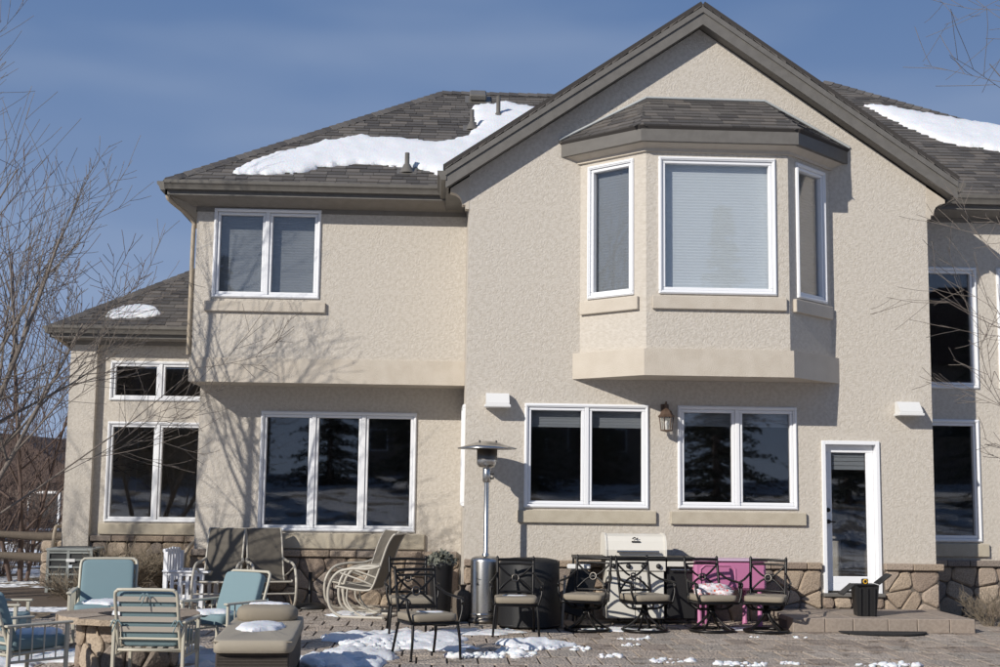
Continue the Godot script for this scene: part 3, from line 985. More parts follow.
	shingles(roof, P2([0, 0, 3.14, 0, 3.14, 2.6 * sx, 2.6, 2.6 * sx]), roof_xf(V(wx, wy, wz), V(1, 0, 0), V(0, PITCH, -1)), 75, true)
	shingles(roof, P2([0, 0, 5.2, 0, 2.6, 2.6 * sx]), roof_xf(V(wx, wy, wz - 5.2), V(0, 0, 1), V(1, PITCH, 0)), 76, false)
	cap.call(V(wx, wy, wz), V(wx + 2.6, wy + PITCH * 2.6, wz - 2.6))
	# ---- eaves: fascia, gutter, sloping soffit
	var eave_run = func(a, b, out, in_, drop, y_top):
		# a, b: outer ends at fascia face; in_: inner ends on the wall
		var f = MB.new()
		var d = (b - a).normalized()
		f.prism(P2([0, y_top - 0.20, -0.03, y_top - 0.20, -0.03, y_top - 0.02, 0, y_top - 0.02]), (b - a).length(), Transform3D(Basis(out, Vector3.UP, d), V(a.x, 0, a.z)))
		obj("fascia", f, M.paint, house)
		var s = MB.new()
		var y0 = y_top - 0.185
		var a1 = V(a.x, y0, a.z) - out * 0.02; var b1 = V(b.x, y0, b.z) - out * 0.02
		var a2 = V(in_[0].x, y0 - drop, in_[0].z); var b2_ = V(in_[1].x, y0 - drop, in_[1].z)
		s.quado(a1, b1, b2_, a2, V(0, -1, 0))
		s.quado(a1 + V(0, 0.012, 0), b1 + V(0, 0.012, 0), b2_ + V(0, 0.012, 0), a2 + V(0, 0.012, 0), V(0, 1, 0))
		s.quado(a2, b2_, b2_ - V(0, 0.07, 0) + out * 0.012, a2 - V(0, 0.07, 0) + out * 0.012, out)
		s.quado(a2 - V(0, 0.07, 0) + out * 0.012, b2_ - V(0, 0.07, 0) + out * 0.012, b2_ - V(0, 0.07, 0), a2 - V(0, 0.07, 0), V(0, -1, 0))
		obj("soffit", s, M.soffit, house)
		gutter(house, V(a.x, y_top - 0.13, a.z) if out.z > 0.5 else V(b.x, y_top - 0.13, b.z), V(b.x, y_top - 0.13, b.z) if out.z > 0.5 else V(a.x, y_top - 0.13, a.z), out)
	eave_run.call(V(-4.46, 0, -0.92), V(-0.33, 0, -0.92), V(0, 0, 1), [V(-4.06, 0, -1.345), V(-0.02, 0, -1.345)], 0.10, 6.20)
	eave_run.call(V(-4.46, 0, -0.92), V(-4.46, 0, -8.9), V(-1, 0, 0), [V(-4.065, 0, -1.35), V(-4.065, 0, -8.5)], 0.10, 6.20)
	eave_run.call(V(6.92, 0, -0.72), V(11.9, 0, -0.72), V(0, 0, 1), [V(6.60, 0, -1.125), V(11.5, 0, -1.125)], 0.06, 6.20)
	eave_run.call(V(-7.20, 0, -4.87), V(-4.07, 0, -4.87), V(0, 0, 1), [V(-6.86, 0, -5.165), V(-4.07, 0, -5.165)], 0.04, 4.50)
	eave_run.call(V(-7.20, 0, -4.87), V(-7.20, 0, -9.6), V(-1, 0, 0), [V(-6.91, 0, -5.2), V(-6.91, 0, -9.5)], 0.04, 4.50)
	# ---- downspouts
	var spout = func(pts):
		obj("downspout", MB.new().tube(pts, 0.033, 8), M.spout, house)
	spout.call(curve([V(-4.42, 6.06, -1.0), V(-4.42, 5.95, -1.0), V(-4.22, 5.80, -1.28), V(-4.115, 5.68, -1.38), V(-4.115, 5.4, -1.38), V(-4.115, 3.68, -1.38)], 4))
	spout.call(curve([V(-4.065, 3.3, -2.7), V(-4.065, 1.2, -2.7), V(-4.07, 0.98, -2.66), V(-4.10, 0.86, -2.2), V(-4.13, 0.76, -1.93), V(-4.15, 0.6, -1.88), V(-4.16, 0.05, -1.86)], 4))
	spout.call(curve([V(-7.1, 4.38, -4.95), V(-7.1, 4.3, -4.95), V(-6.98, 4.15, -5.6), V(-6.93, 3.9, -6.2), V(-6.92, 1.3, -6.2), V(-6.93, 1.12, -6.1), V(-6.96, 1.02, -5.3), V(-7.0, 0.92, -5.1), V(-7.02, 0.05, -5.05)], 4))
	spout.call(curve([V(6.98, 6.05, -0.62), V(6.85, 5.95, -0.7), V(6.70, 5.86, -0.95), V(6.66, 5.7, -1.07), V(6.66, 0.9, -1.07)], 4))
	# ---- pipes and vents on the left roof, (x, distance up the slope, height)
	for q in [[-0.93, 0.63, 0.30], [0.09, 2.80, 0.34], [0.55, 3.35, 0.42]]:
		var p = V(q[0], ey + PITCH * q[1] / sx, ez - q[1] / sx)
		var pipe = obj("vent_pipe", MB.new().lathe([Vector2(0.036, -0.05), Vector2(0.036, q[2]), Vector2(0.028, q[2]), Vector2(0.028, q[2] - 0.1)], 12, XF(p)), M.gutter, house)
		var boot = MB.new()
		boot.lathe([Vector2(0.12, 0.0), Vector2(0.05, 0.14), Vector2(0.037, 0.15)], 14, XF(p - V(0, 0.02, 0)))
		boot.box(V(0, 0.0, 0.008), V(0.30, 0.30, 0.008), roof_xf(p + V(0, 0.012, 0), V(1, 0, 0), V(0, PITCH, -1)))
		obj("flashing", boot, M.gutter, pipe)
	var rv = roof_xf(V(0.22, ey + PITCH * 4.45 / sx, ez - 4.45 / sx), V(1, 0, 0), V(0, PITCH, -1))
	var vent = MB.new()
	vent.bevel(V(0, 0, 0.10), V(0.30, 0.30, 0.11), 0.02, rv)
	vent.box(V(0, 0, 0.02), V(0.46, 0.44, 0.014), rv)
	vent.box(V(0, 0, 0.05), V(0.22, 0.22, 0.06), rv)
	obj("roof_vent", vent, M.gutter, house)

func build_door(house):
	var x0 = 4.985; var x1 = 5.805; var y0 = 0.375; var y1 = 2.485
	var fr = MB.new()
	for s in [[x0, x0 + 0.055], [x1 - 0.055, x1]]:
		fr.bevel(V((s[0] + s[1]) / 2, (y0 + y1) / 2, -0.06), V(0.055, y1 - y0, 0.19), 0.006)
	fr.bevel(V((x0 + x1) / 2, y1 - 0.0275, -0.06), V(x1 - x0 - 0.112, 0.055, 0.186), 0.006)
	var d = obj("door", fr, M.vinyl, house)
	var lf = MB.new()
	ring(lf, x0 + 0.057, y0 + 0.03, x1 - 0.057, y1 - 0.057, 0.105, -0.125, -0.08, Transform3D())
	lf.bevel(V((x0 + x1) / 2, y0 + 0.18, -0.102), V(x1 - x0 - 0.33, 0.10, 0.044), 0.006)
	obj("leaf", lf, M.vinyl, d)
	var g = MB.new()
	for z in [-0.11, -0.10]:
		g.b2(V(x0 + 0.155, y0 + 0.22, z), V(x1 - 0.155, y1 - 0.155, z + 0.005))
	obj("pane", g, M.glass, d)
	var bl = MB.new()
	for i in 4:
		bl.b2(V(x0 + 0.165, y1 - 0.16 - 0.06 * (i + 1), -0.150), V(x1 - 0.165, y1 - 0.16 - 0.06 * i - 0.006, -0.14))
	obj("blind", bl, M.blind_shaded, d)
	var th = MB.new()
	th.bevel(V((x0 + x1) / 2, y0 - 0.015, 0.02), V(x1 - x0 + 0.04, 0.05, 0.16), 0.008)
	obj("threshold", th, M.paint, d)
	var kn = MB.new()
	kn.lathe([Vector2(0.0, 0.055), Vector2(0.026, 0.05), Vector2(0.03, 0.03), Vector2(0.012, 0.02), Vector2(0.03, 0.006), Vector2(0.03, 0.0)], 14, Transform3D(Basis(Vector3.RIGHT, PI / 2), V(x0 + 0.105, 1.36, -0.08)))
	kn.tube([V(x0 + 0.105, 1.36, -0.045), V(x0 + 0.20, 1.355, -0.04)], 0.011, 8)
	obj("handle", kn, M.black_metal, d)
	var lk = MB.new()
	lk.lathe([Vector2(0.0, 0.03), Vector2(0.028, 0.026), Vector2(0.032, 0.0)], 14, Transform3D(Basis(Vector3.RIGHT, PI / 2), V(x0 + 0.105, 1.52, -0.08)))
	obj("lock", lk, M.black_metal, d)

func build_snow_on_roofs():
	var sx = sqrt(1 + PITCH * PITCH)
	var a = P2([-3.53, 0.35, -3.34, 0.85, -3.01, 1.25, -2.65, 1.57, -2.29, 1.9, -1.9, 2.13, -1.73, 2.3, -1.55, 2.15, -1.17, 2.19, -0.76, 2.07, -0.44, 1.98, -0.19, 2.15, 0.02, 2.38, 0.18, 2.92, 0.09, 3.58, 0.15, 4.06, 0.43, 4.15, 0.7, 4.35, 1.05, 4.14, 1.39, 3.87, 1.34, 3.13, 0.53, 1.75, -0.32, 0.23, -0.47, 0.47, -0.73, 0.77, -1.12, 0.83, -1.58, 0.89, -1.89, 0.83, -2.18, 0.71, -2.53, 0.42, -3.04, 0.3])
	var o = obj("roof_snow", snow_sheet(a, roof_xf(V(0, 6.205, -0.88), V(1, 0, 0), V(0, PITCH, -1)), 0.085, 401, 0.09, 0.12), M.snow)
	tag(o, "long white snow drift on the upper roof left of the gable", "snow", "snow left on the roofs", "stuff")
	var b = P2([7.19, 4.54, 7.49, 4.51, 8.11, 4.14, 8.7, 3.79, 9.45, 3.39, 10.5, 2.4, 10.01, 1.09, 8.9, 1.97, 8.57, 2.2, 8.19, 2.33, 7.93, 2.57, 7.73, 2.98, 7.53, 3.46, 7.34, 4.01])
	o = obj("roof_snow", snow_sheet(b, roof_xf(V(0, 6.205, -0.68), V(1, 0, 0), V(0, PITCH, -1)), 0.085, 402, 0.09, 0.12), M.snow)
	tag(o, "snow slab on the roof right of the gable", "snow", "snow left on the roofs", "stuff")
	var c = P2([-6.34, 0.42, -6.27, 0.65, -6.09, 0.82, -5.84, 0.90, -5.56, 0.84, -5.44, 0.70, -5.35, 0.53, -5.56, 0.41, -5.91, 0.37, -6.16, 0.33])
	o = obj("roof_snow", snow_sheet(c, roof_xf(V(0, 4.485, -4.83), V(1, 0, 0), V(0, PITCH, -1)), 0.07, 403, 0.06, 0.12), M.snow)
	tag(o, "small oval snow patch on the low wing roof behind the bare tree", "snow", "snow left on the roofs", "stuff")

# ---------------------------------------------------------------- patio furniture
# cast aluminium chair, facing +z
func cast_chair(called, label, swivel):
	var t = thing(called, label, "chair", Vector3.ZERO, 0, "black cast chairs on the patio")
	var m = M.black_metal
	var sy = 0.37
	for s in [-1.0, 1.0]:
		if not swivel:
			obj("leg", MB.new().tube(curve([V(s * 0.25, sy, 0.24), V(s * 0.265, 0.2, 0.27), V(s * 0.275, 0.03, 0.265), V(s * 0.28, 0.0, 0.275)], 4), [0.016, 0.016, 0.016, 0.016, 0.015, 0.015, 0.014, 0.014, 0.014, 0.014, 0.016, 0.019, 0.019], 8), m, t)
			obj("leg", MB.new().tube(curve([V(s * 0.215, sy, -0.22), V(s * 0.23, 0.2, -0.27), V(s * 0.24, 0.0, -0.34)], 4), 0.015, 8), m, t)
		obj("back_post", MB.new().tube(curve([V(s * 0.215, sy - 0.02, -0.22), V(s * 0.22, 0.6, -0.265), V(s * 0.225, 0.885, -0.335), V(s * 0.226, 0.905, -0.34)], 4), 0.0185, 8), m, t)
		var arm = MB.new()
		arm.tube(curve([V(s * 0.222, 0.72, -0.29), V(s * 0.28, 0.645, -0.12), V(s * 0.315, 0.62, 0.08), V(s * 0.31, 0.615, 0.22), V(s * 0.30, 0.585, 0.265), V(s * 0.298, 0.56, 0.245)], 5), 0.0145, 8)
		arm.tube(curve([V(s * 0.31, 0.61, 0.2), V(s * 0.305, 0.5, 0.235), V(s * 0.265, sy, 0.245)], 4), 0.014, 8)
		obj("arm", arm, m, t)
	var fr = MB.new()
	fr.tube([V(-0.25, sy, 0.25), V(0.25, sy, 0.25), V(0.255, sy, 0.0), V(0.215, sy, -0.22), V(-0.215, sy, -0.22), V(-0.255, sy, 0.0), V(-0.25, sy, 0.25)], 0.017, 8)
	for x in [-0.15, -0.05, 0.05, 0.15]:
		fr.tube([V(x, sy - 0.003, 0.25), V(x, sy - 0.003, -0.22)], 0.009, 6)
	obj("seat_frame", fr, m, t)
	var bp = func(x, y): return V(x, y, -0.225 - 0.215 * (y - 0.42))
	for q in [[0.225, 0.88, 0.0175], [0.222, 0.825, 0.0125], [0.217, 0.49, 0.015]]:
		obj("back_rail", MB.new().tube(curve([bp.call(-q[0], q[1]), bp.call(0, q[1] + 0.005) + V(0, 0, -0.02), bp.call(q[0], q[1])], 4), q[2], 8), m, t)
	var xb = MB.new()
	for s in [-1.0, 1.0]:
		xb.tube(curve([bp.call(-s * 0.215, 0.815), bp.call(-s * 0.09, 0.70) + V(0, 0, -0.012), bp.call(s * 0.0, 0.66) + V(0, 0, -0.016), bp.call(s * 0.09, 0.62) + V(0, 0, -0.012), bp.call(s * 0.213, 0.50)], 4), 0.0135, 6)
	obj("cross_brace", xb, m, t)
	var rg = MB.new()
	var rp = []
	for i in 17:
		rp.append(bp.call(0.042 * cos(TAU * i / 16), 0.66 + 0.042 * sin(TAU * i / 16)) + V(0, 0, -0.008))
	rg.tube(rp, 0.011, 6, false)
	obj("medallion", rg, M.steel_dark, t)
	var cu = MB.new()
	cu.pillow(V(0, sy + 0.055, 0.015), V(0.52, 0.085, 0.50), 0.3, Transform3D(), 0.006)
	obj("seat_cushion", cu, M.tan, t)
	if swivel:
		var bs = MB.new()
		var cp = []
		for i in 25:
			cp.append(V(0.275 * cos(TAU * i / 24), 0.022, 0.275 * sin(TAU * i / 24)))
		bs.tube(cp, 0.02, 8, false)
		for k in 4:
			var a = PI / 4 + k * PI / 2
			var c = cos(a); var s = sin(a)
			bs.tube(curve([V(c * 0.27, 0.03, s * 0.27), V(c * 0.17, 0.09, s * 0.17), V(c * 0.07, 0.18, s * 0.07), V(c * 0.03, 0.25, s * 0.03)], 4), 0.016, 6)
		bs.lathe([Vector2(0.0, 0.2), Vector2(0.05, 0.205), Vector2(0.05, 0.27), Vector2(0.035, 0.28), Vector2(0.035, 0.33), Vector2(0.0, 0.33)], 12)
		obj("swivel_base", bs, m, t)
		var sp = MB.new()
		for s in [-1.0, 1.0]:
			sp.tube(curve([V(s * 0.24, sy - 0.01, 0.15), V(s * 0.19, 0.29, 0.05), V(s * 0.08, 0.275, 0.0), V(0, 0.275, 0)], 4), 0.013, 6)
			sp.tube(curve([V(s * 0.22, sy - 0.01, -0.18), V(s * 0.17, 0.29, -0.08), V(s * 0.06, 0.275, 0.0)], 4), 0.013, 6)
		sp.box(V(0, 0.285, 0), V(0.26, 0.02, 0.06))
		obj("rocker_spring", sp, m, t)
	return t

# strapped aluminium chair with teal cushions, facing +z
func teal_chair(called, label):
	var t = thing(called, label, "chair", Vector3.ZERO, 0, "teal cushioned chairs around the fire pit")
	var m = M.teal_frame
	var sy = 0.32
	var bp = func(x, f, off = 0.0): # point on the reclined back, f from 0 (seat) to 1 (top)
		return V(x, 0.30 + 0.53 * f, -0.24 - 0.20 * f) + V(0, 0.36, 0.93).normalized() * off
	var bf = MB.new()
	bf.tube(curve([bp.call(-0.275, -0.05), bp.call(-0.275, 0.5), bp.call(-0.275, 0.90), bp.call(-0.25, 0.98), bp.call(-0.20, 1.0), bp.call(0.20, 1.0), bp.call(0.25, 0.98), bp.call(0.275, 0.90), bp.call(0.275, 0.5), bp.call(0.275, -0.05)], 3), 0.0155, 8)
	bf.tube([bp.call(-0.27, 0.17), bp.call(0.27, 0.17)], 0.012, 8)
	obj("back_frame", bf, m, t)
	for f in [0.33, 0.50, 0.67, 0.84]:
		var s = MB.new()
		s.box(V(0, 0, 0), V(0.55, 0.048, 0.006), Transform3D(Basis(Vector3.RIGHT, -0.36), bp.call(0, f)))
		obj("strap", s, M.strap, t)
	var sf = MB.new()
	sf.tube([V(-0.275, sy, 0.28), V(0.275, sy, 0.28), V(0.275, sy - 0.03, -0.26), V(-0.275, sy - 0.03, -0.26), V(-0.275, sy, 0.28)], 0.0155, 8)
	obj("seat_frame", sf, m, t)
	for i in 5:
		var s = MB.new()
		s.box(V(-0.2 + 0.1 * i, sy - 0.008, 0.01), V(0.048, 0.006, 0.55))
		obj("strap", s, M.strap, t)
	for s in [-1.0, 1.0]:
		var x = s * 0.31
		obj("leg", MB.new().bevel(V(x, 0.265, 0.27), V(0.03, 0.53, 0.035), 0.005), m, t)
		obj("leg", MB.new().bevel(V(x, 0.265, -0.28), V(0.03, 0.53, 0.035), 0.005), m, t)
		var ar = MB.new()
		ar.bevel(V(x, 0.54, -0.005), V(0.055, 0.022, 0.64), 0.006)
		obj("arm", ar, m, t)
		obj("side_rail", MB.new().bevel(V(x, 0.235, -0.005), V(0.022, 0.022, 0.51), 0.004), m, t)
		for k in 4:
			obj("spindle", MB.new().tube([V(x, 0.245, -0.18 + 0.115 * k), V(x, 0.53, -0.18 + 0.115 * k)], 0.0075, 6), m, t)
	obj("seat_cushion", MB.new().pillow(V(0, sy + 0.055, 0.04), V(0.54, 0.11, 0.56), 0.22, Transform3D(), 0.004), M.teal, t)
	obj("back_cushion", MB.new().pillow(V(0, 0, 0), V(0.51, 0.52, 0.10), 0.2, Transform3D(Basis(Vector3.RIGHT, -0.36), bp.call(0, 0.47, 0.065)), 0.004), M.teal, t)
	for q in [[0.0, 0.93], [-0.27, 0.48], [0.27, 0.48]]:
		var tie = MB.new()
		var c = bp.call(q[0], q[1], -0.03)
		tie.tube(curve([c + V(-0.05, -0.03, 0), c + V(-0.02, 0.015, -0.01), c, c + V(0.02, 0.015, -0.01), c + V(0.05, -0.04, 0)], 3), 0.006, 5)
		tie.tube([c, c + V(0.035, -0.09, 0.0)], 0.005, 5)
		obj("tie", tie, M.teal, t)
	return t

# sling chair on a bent tube base, facing +z
func sling_chair(called, label, group, rocker):
	var t = thing(called, label, "chair", Vector3.ZERO, 0, group)
	var m = M.sling_frame
	var prof = [V(0, 0.41, 0.27), V(0, 0.415, 0.24), V(0, 0.38, 0.0), V(0, 0.375, -0.18), V(0, 0.42, -0.25), V(0, 0.62, -0.33), V(0, 0.95, -0.44), V(0, 1.10, -0.52), V(0, 1.13, -0.56)]
	var pc = curve(prof, 4)
	var sl = MB.new()
	sl.smooth(4)
	for i in pc.size() - 1:
		var a = pc[i]; var b = pc[i + 1]
		var n = (b - a).cross(V(1, 0, 0))
		for h in [0.0, -0.006]:
			var o = n.normalized() * h
			sl.quado(a + V(-0.25, 0, 0) + o, a + V(0.25, 0, 0) + o, b + V(0.25, 0, 0) + o, b + V(-0.25, 0, 0) + o, n * (1.0 if h == 0.0 else -1.0))
	sl.flat()
	obj("sling", sl, M.sling, t)
	for s in [-1.0, 1.0]:
		var side = []
		for p in pc: side.append(p + V(s * 0.262, -0.002, 0))
		obj("side_rail", MB.new().tube(side, 0.0145, 8), m, t)
		var ar = MB.new()
		var x = s * 0.30
		ar.tube(curve([V(s * 0.27, 0.70, -0.35), V(x, 0.66, -0.20), V(x, 0.655, 0.05), V(x, 0.59, 0.25), V(x, 0.40, 0.36), V(x, 0.15, 0.34), V(x, 0.03, 0.20), V(x, 0.016, 0.05), V(x, 0.016, -0.42)], 5), 0.02, 8)
		ar.tube(curve([V(x, 0.60, 0.20), V(x, 0.54, 0.0), V(x, 0.5, -0.12), V(s * 0.27, 0.45, -0.24)], 4), 0.012, 8)
		obj("arm", ar, m, t)
		if rocker:
			obj("leg", MB.new().tube(curve([V(s * 0.265, 0.40, 0.10), V(s * 0.27, 0.22, 0.10), V(s * 0.28, 0.08, -0.02), V(s * 0.29, 0.02, -0.16)], 4), 0.014, 8), m, t)
	var bars = [[0.262, 0.40, 0.27, 0.015], [0.262, 1.125, -0.555, 0.013], [0.30, 0.016, -0.42, 0.018]]
	bars.append([0.30, 0.02, -0.16, 0.012] if rocker else [0.30, 0.24, 0.36, 0.012])
	for b in bars:
		obj("crossbar", MB.new().tube([V(-b[0], b[1], b[2]), V(b[0], b[1], b[2])], b[3], 8), m, t)
	return t

func build_heater():
	var t = thing("patio_heater", "stainless steel mushroom patio heater standing by the house corner", "patio heater", V(0.28, 0, 0.55))
	obj("base", MB.new().lathe([Vector2(0.0, 0.0), Vector2(0.225, 0.0), Vector2(0.225, 0.05), Vector2(0.205, 0.06), Vector2(0.205, 0.075)], 32), M.steel_dark, t)
	var tank = obj("tank_cover", MB.new().lathe([Vector2(0.2, 0.07), Vector2(0.2, 0.80), Vector2(0.192, 0.835), Vector2(0.15, 0.86), Vector2(0.06, 0.872), Vector2(0.0, 0.872)], 40), M.steel, t)
	obj("knob", MB.new().lathe([Vector2(0.0, 0.03), Vector2(0.022, 0.028), Vector2(0.022, 0.0)], 12, Transform3D(Basis(Vector3.RIGHT, PI / 2), V(0.06, 0.17, 0.19))), M.black_plastic, tank)
	obj("band", MB.new().lathe([Vector2(0.2, 0.10), Vector2(0.206, 0.105), Vector2(0.206, 0.125), Vector2(0.2, 0.13)], 40), M.steel, tank)
	obj("pole", MB.new().lathe([Vector2(0.05, 0.87), Vector2(0.05, 0.89), Vector2(0.034, 0.91), Vector2(0.032, 1.86)], 20), M.steel, t)
	var nk = obj("control_box", MB.new().lathe([Vector2(0.045, 1.84), Vector2(0.055, 1.85), Vector2(0.055, 2.03), Vector2(0.045, 2.04)], 20), M.steel, t)
	for y in [1.89, 1.95]:
		obj("knob", MB.new().tube([V(0.05, y, 0.01), V(0.095, y + 0.01, 0.02)], 0.014, 8), M.black_plastic, nk)
	obj("burner_pan", MB.new().lathe([Vector2(0.05, 2.03), Vector2(0.11, 2.045), Vector2(0.135, 2.08), Vector2(0.138, 2.14)], 28), M.steel, t)
	obj("screen", MB.new().lathe([Vector2(0.136, 2.14), Vector2(0.138, 2.285), Vector2(0.0, 2.29)], 28), M.steel_dark, t)
	var rf = obj("reflector", MB.new().lathe([Vector2(0.395, 2.285), Vector2(0.40, 2.293), Vector2(0.26, 2.335), Vector2(0.15, 2.375), Vector2(0.06, 2.39), Vector2(0.0, 2.392)], 40), M.steel, t)
	for k in 3:
		var a = k * TAU / 3 + 0.4
		obj("bolt", MB.new().lathe([Vector2(0.012, 0.0), Vector2(0.012, 0.03), Vector2(0.0, 0.034)], 8, XF(V(cos(a) * 0.13, 2.365, sin(a) * 0.13))), M.black_plastic, rf)

func build_grill():
	var t = thing("gas_grill", "white gas grill with rounded lid, black side shelves and white doors", "grill", V(2.26, 0, 0.48))
	# lid: half-round cross-section across x
	var pr = P2([-0.26, 0.0, 0.26, 0.0, 0.268, 0.08, 0.24, 0.19, 0.17, 0.255, 0.06, 0.285, -0.12, 0.285, -0.22, 0.24, -0.26, 0.14])
	var lx = Transform3D(Basis(V(0, 0, 1), V(0, 1, 0), V(-1, 0, 0)), V(0.385, 0.895, 0.0))
	var lid = obj("lid", MB.new().prism(pr, 0.77, lx), M.enamel, t)
	var endp = P2([-0.272, -0.004, 0.272, -0.004, 0.28, 0.085, 0.25, 0.198, 0.176, 0.266, 0.063, 0.297, -0.123, 0.297, -0.23, 0.25, -0.272, 0.145])
	for x in [0.41, -0.385]:
		obj("lid_end", MB.new().prism(endp, 0.024, Transform3D(Basis(V(0, 0, 1), V(0, 1, 0), V(-1, 0, 0)), V(x, 0.895, 0.0))), M.enamel, lid)
	var hd = MB.new()
	hd.tube([V(-0.26, 0.955, 0.315), V(0.30, 0.955, 0.315)], 0.016, 10)
	for x in [-0.24, 0.28]: hd.tube([V(x, 0.955, 0.25), V(x, 0.955, 0.315)], 0.012, 8)
	obj("handle", hd, M.steel, lid)
	var pl = MB.new()
	pl.box(V(0.0, 1.083, 0.256), V(0.115, 0.018, 0.006), XF(Vector3.ZERO))
	pl.tube([V(-0.045, 1.12, 0.247), V(-0.02, 1.135, 0.242), V(0.0, 1.13, 0.244)], 0.009, 6)
	pl.tube([V(0.0, 1.115, 0.248), V(0.03, 1.13, 0.244)], 0.008, 6)
	obj("badge", pl, M.black_plastic, lid)
	obj("firebox", MB.new().bevel(V(0, 0.80, -0.01), V(0.80, 0.18, 0.50), 0.01), M.black_plastic, t)
	for s in [-1.0, 1.0]:
		obj("side_shelf", MB.new().bevel(V(s * 0.605, 0.862, 0.0), V(0.40, 0.045, 0.52), 0.012), M.black_plastic, t)
	obj("front_rim", MB.new().bevel(V(0, 0.87, 0.265), V(0.80, 0.03, 0.03), 0.006), M.black_plastic, t)
	var panel = obj("control_panel", MB.new().bevel(V(0.0, 0.765, 0.25), V(0.80, 0.13, 0.03), 0.008), M.grill_white, t)
	for i in 4:
		obj("knob", MB.new().lathe([Vector2(0.0, 0.04), Vector2(0.028, 0.036), Vector2(0.034, 0.0)], 14, Transform3D(Basis(Vector3.RIGHT, PI / 2), V(-0.30 + 0.2 * i, 0.765, 0.265))), M.black_plastic, panel)
	var cab = MB.new()
	cab.b2(V(-0.38, 0.08, -0.24), V(-0.36, 0.70, 0.22)); cab.b2(V(0.36, 0.08, -0.24), V(0.38, 0.70, 0.22))
	cab.b2(V(-0.36, 0.08, -0.24), V(0.36, 0.70, -0.225)); cab.b2(V(-0.36, 0.08, -0.22), V(0.36, 0.10, 0.22))
	obj("cabinet", cab, M.grill_white, t)
	for s in [-1.0, 1.0]:
		var d = obj("door", MB.new().bevel(V(s * 0.19, 0.39, 0.235), V(0.372, 0.60, 0.025), 0.006), M.grill_white, t)
		obj("handle", MB.new().tube([V(s * 0.05, 0.50, 0.262), V(s * 0.05, 0.64, 0.262)], 0.009, 8), M.steel, d)
	# side burner box under the right shelf and open rack under the left one
	obj("burner_box", MB.new().bevel(V(0.61, 0.45, -0.02), V(0.38, 0.74, 0.44), 0.01), M.black_plastic, t)
	obj("burner_panel", MB.new().bevel(V(0.61, 0.795, 0.235), V(0.38, 0.07, 0.02), 0.006), M.grill_white, t)
	obj("towel_bar", MB.new().tube([V(0.46, 0.72, 0.255), V(0.78, 0.72, 0.255)], 0.011, 8), M.steel, t)
	for k in [[-0.78, 0.22], [-0.78, -0.22], [0.34, 0.2], [0.34, -0.2]]:
		obj("leg", MB.new().bevel(V(k[0], 0.42 if k[0] < 0 else 0.04, k[1]), V(0.03, 0.84 if k[0] < 0 else 0.08, 0.03), 0.004), M.black_plastic, t)

func build_fire_pit():
	var at = V(-3.36, 0, 4.95)
	var t = thing("fire_pit", "round stone fire pit table with flagstone rim", "fire pit", at)
	var base = obj("base", MB.new().lathe([Vector2(0.45, -0.02), Vector2(0.45, 0.445)], 40), M.mortar, t)
	var R = 0.45
	for poly in cells(0.0, 0.0, TAU * R, 0.44, 0.21, 502):
		var pl = func(u, v, h): return V(cos(u / R) * (R + h), v, sin(u / R) * (R + h))
		obj("stone", stone_mesh(poly, rng.randf_range(0.025, 0.045), pl), M.stone[rng.randi() % M.stone.size()], base)
	var rim = node("rim", t)
	rng.seed = 505
	var n = 9
	for i in n:
		var a0 = TAU * i / n + 0.012; var a1 = TAU * (i + 1) / n - 0.012
		var pl = PackedVector2Array()
		for k in 7:
			var a = lerpf(a0, a1, k / 6.0)
			pl.append(Vector2(cos(a), sin(a)) * (0.675 + rng.randf_range(-0.018, 0.018)))
		for k in 7:
			var a = lerpf(a1, a0, k / 6.0)
			pl.append(Vector2(cos(a), sin(a)) * 0.30)
		obj("slab", MB.new().prism(pl, 0.06 + rng.randf_range(-0.006, 0.006), Transform3D(Basis(V(1, 0, 0), V(0, 0, 1), V(0, 1, 0)), V(0, 0.445, 0))), M.stone[[0, 3, 1, 4][i % 4]], rim)
	obj("ash_bowl", MB.new().lathe([Vector2(0.0, 0.43), Vector2(0.31, 0.445)], 30), M.rubber, t)
	var s = obj("snow_lump", snow_sheet(blob_poly(0.0, 0.0, 0.27, 0.24, 511), Transform3D(Basis(V(1, 0, 0), V(0, 0, -1), V(0, 1, 0)), at + V(0.12, 0.485, -0.05)), 0.08, 512, 0.05, 0.3), M.snow)
	tag(s, "snow lying on the fire pit top behind the striped chair back", "snow", "snow left on the furniture", "stuff")

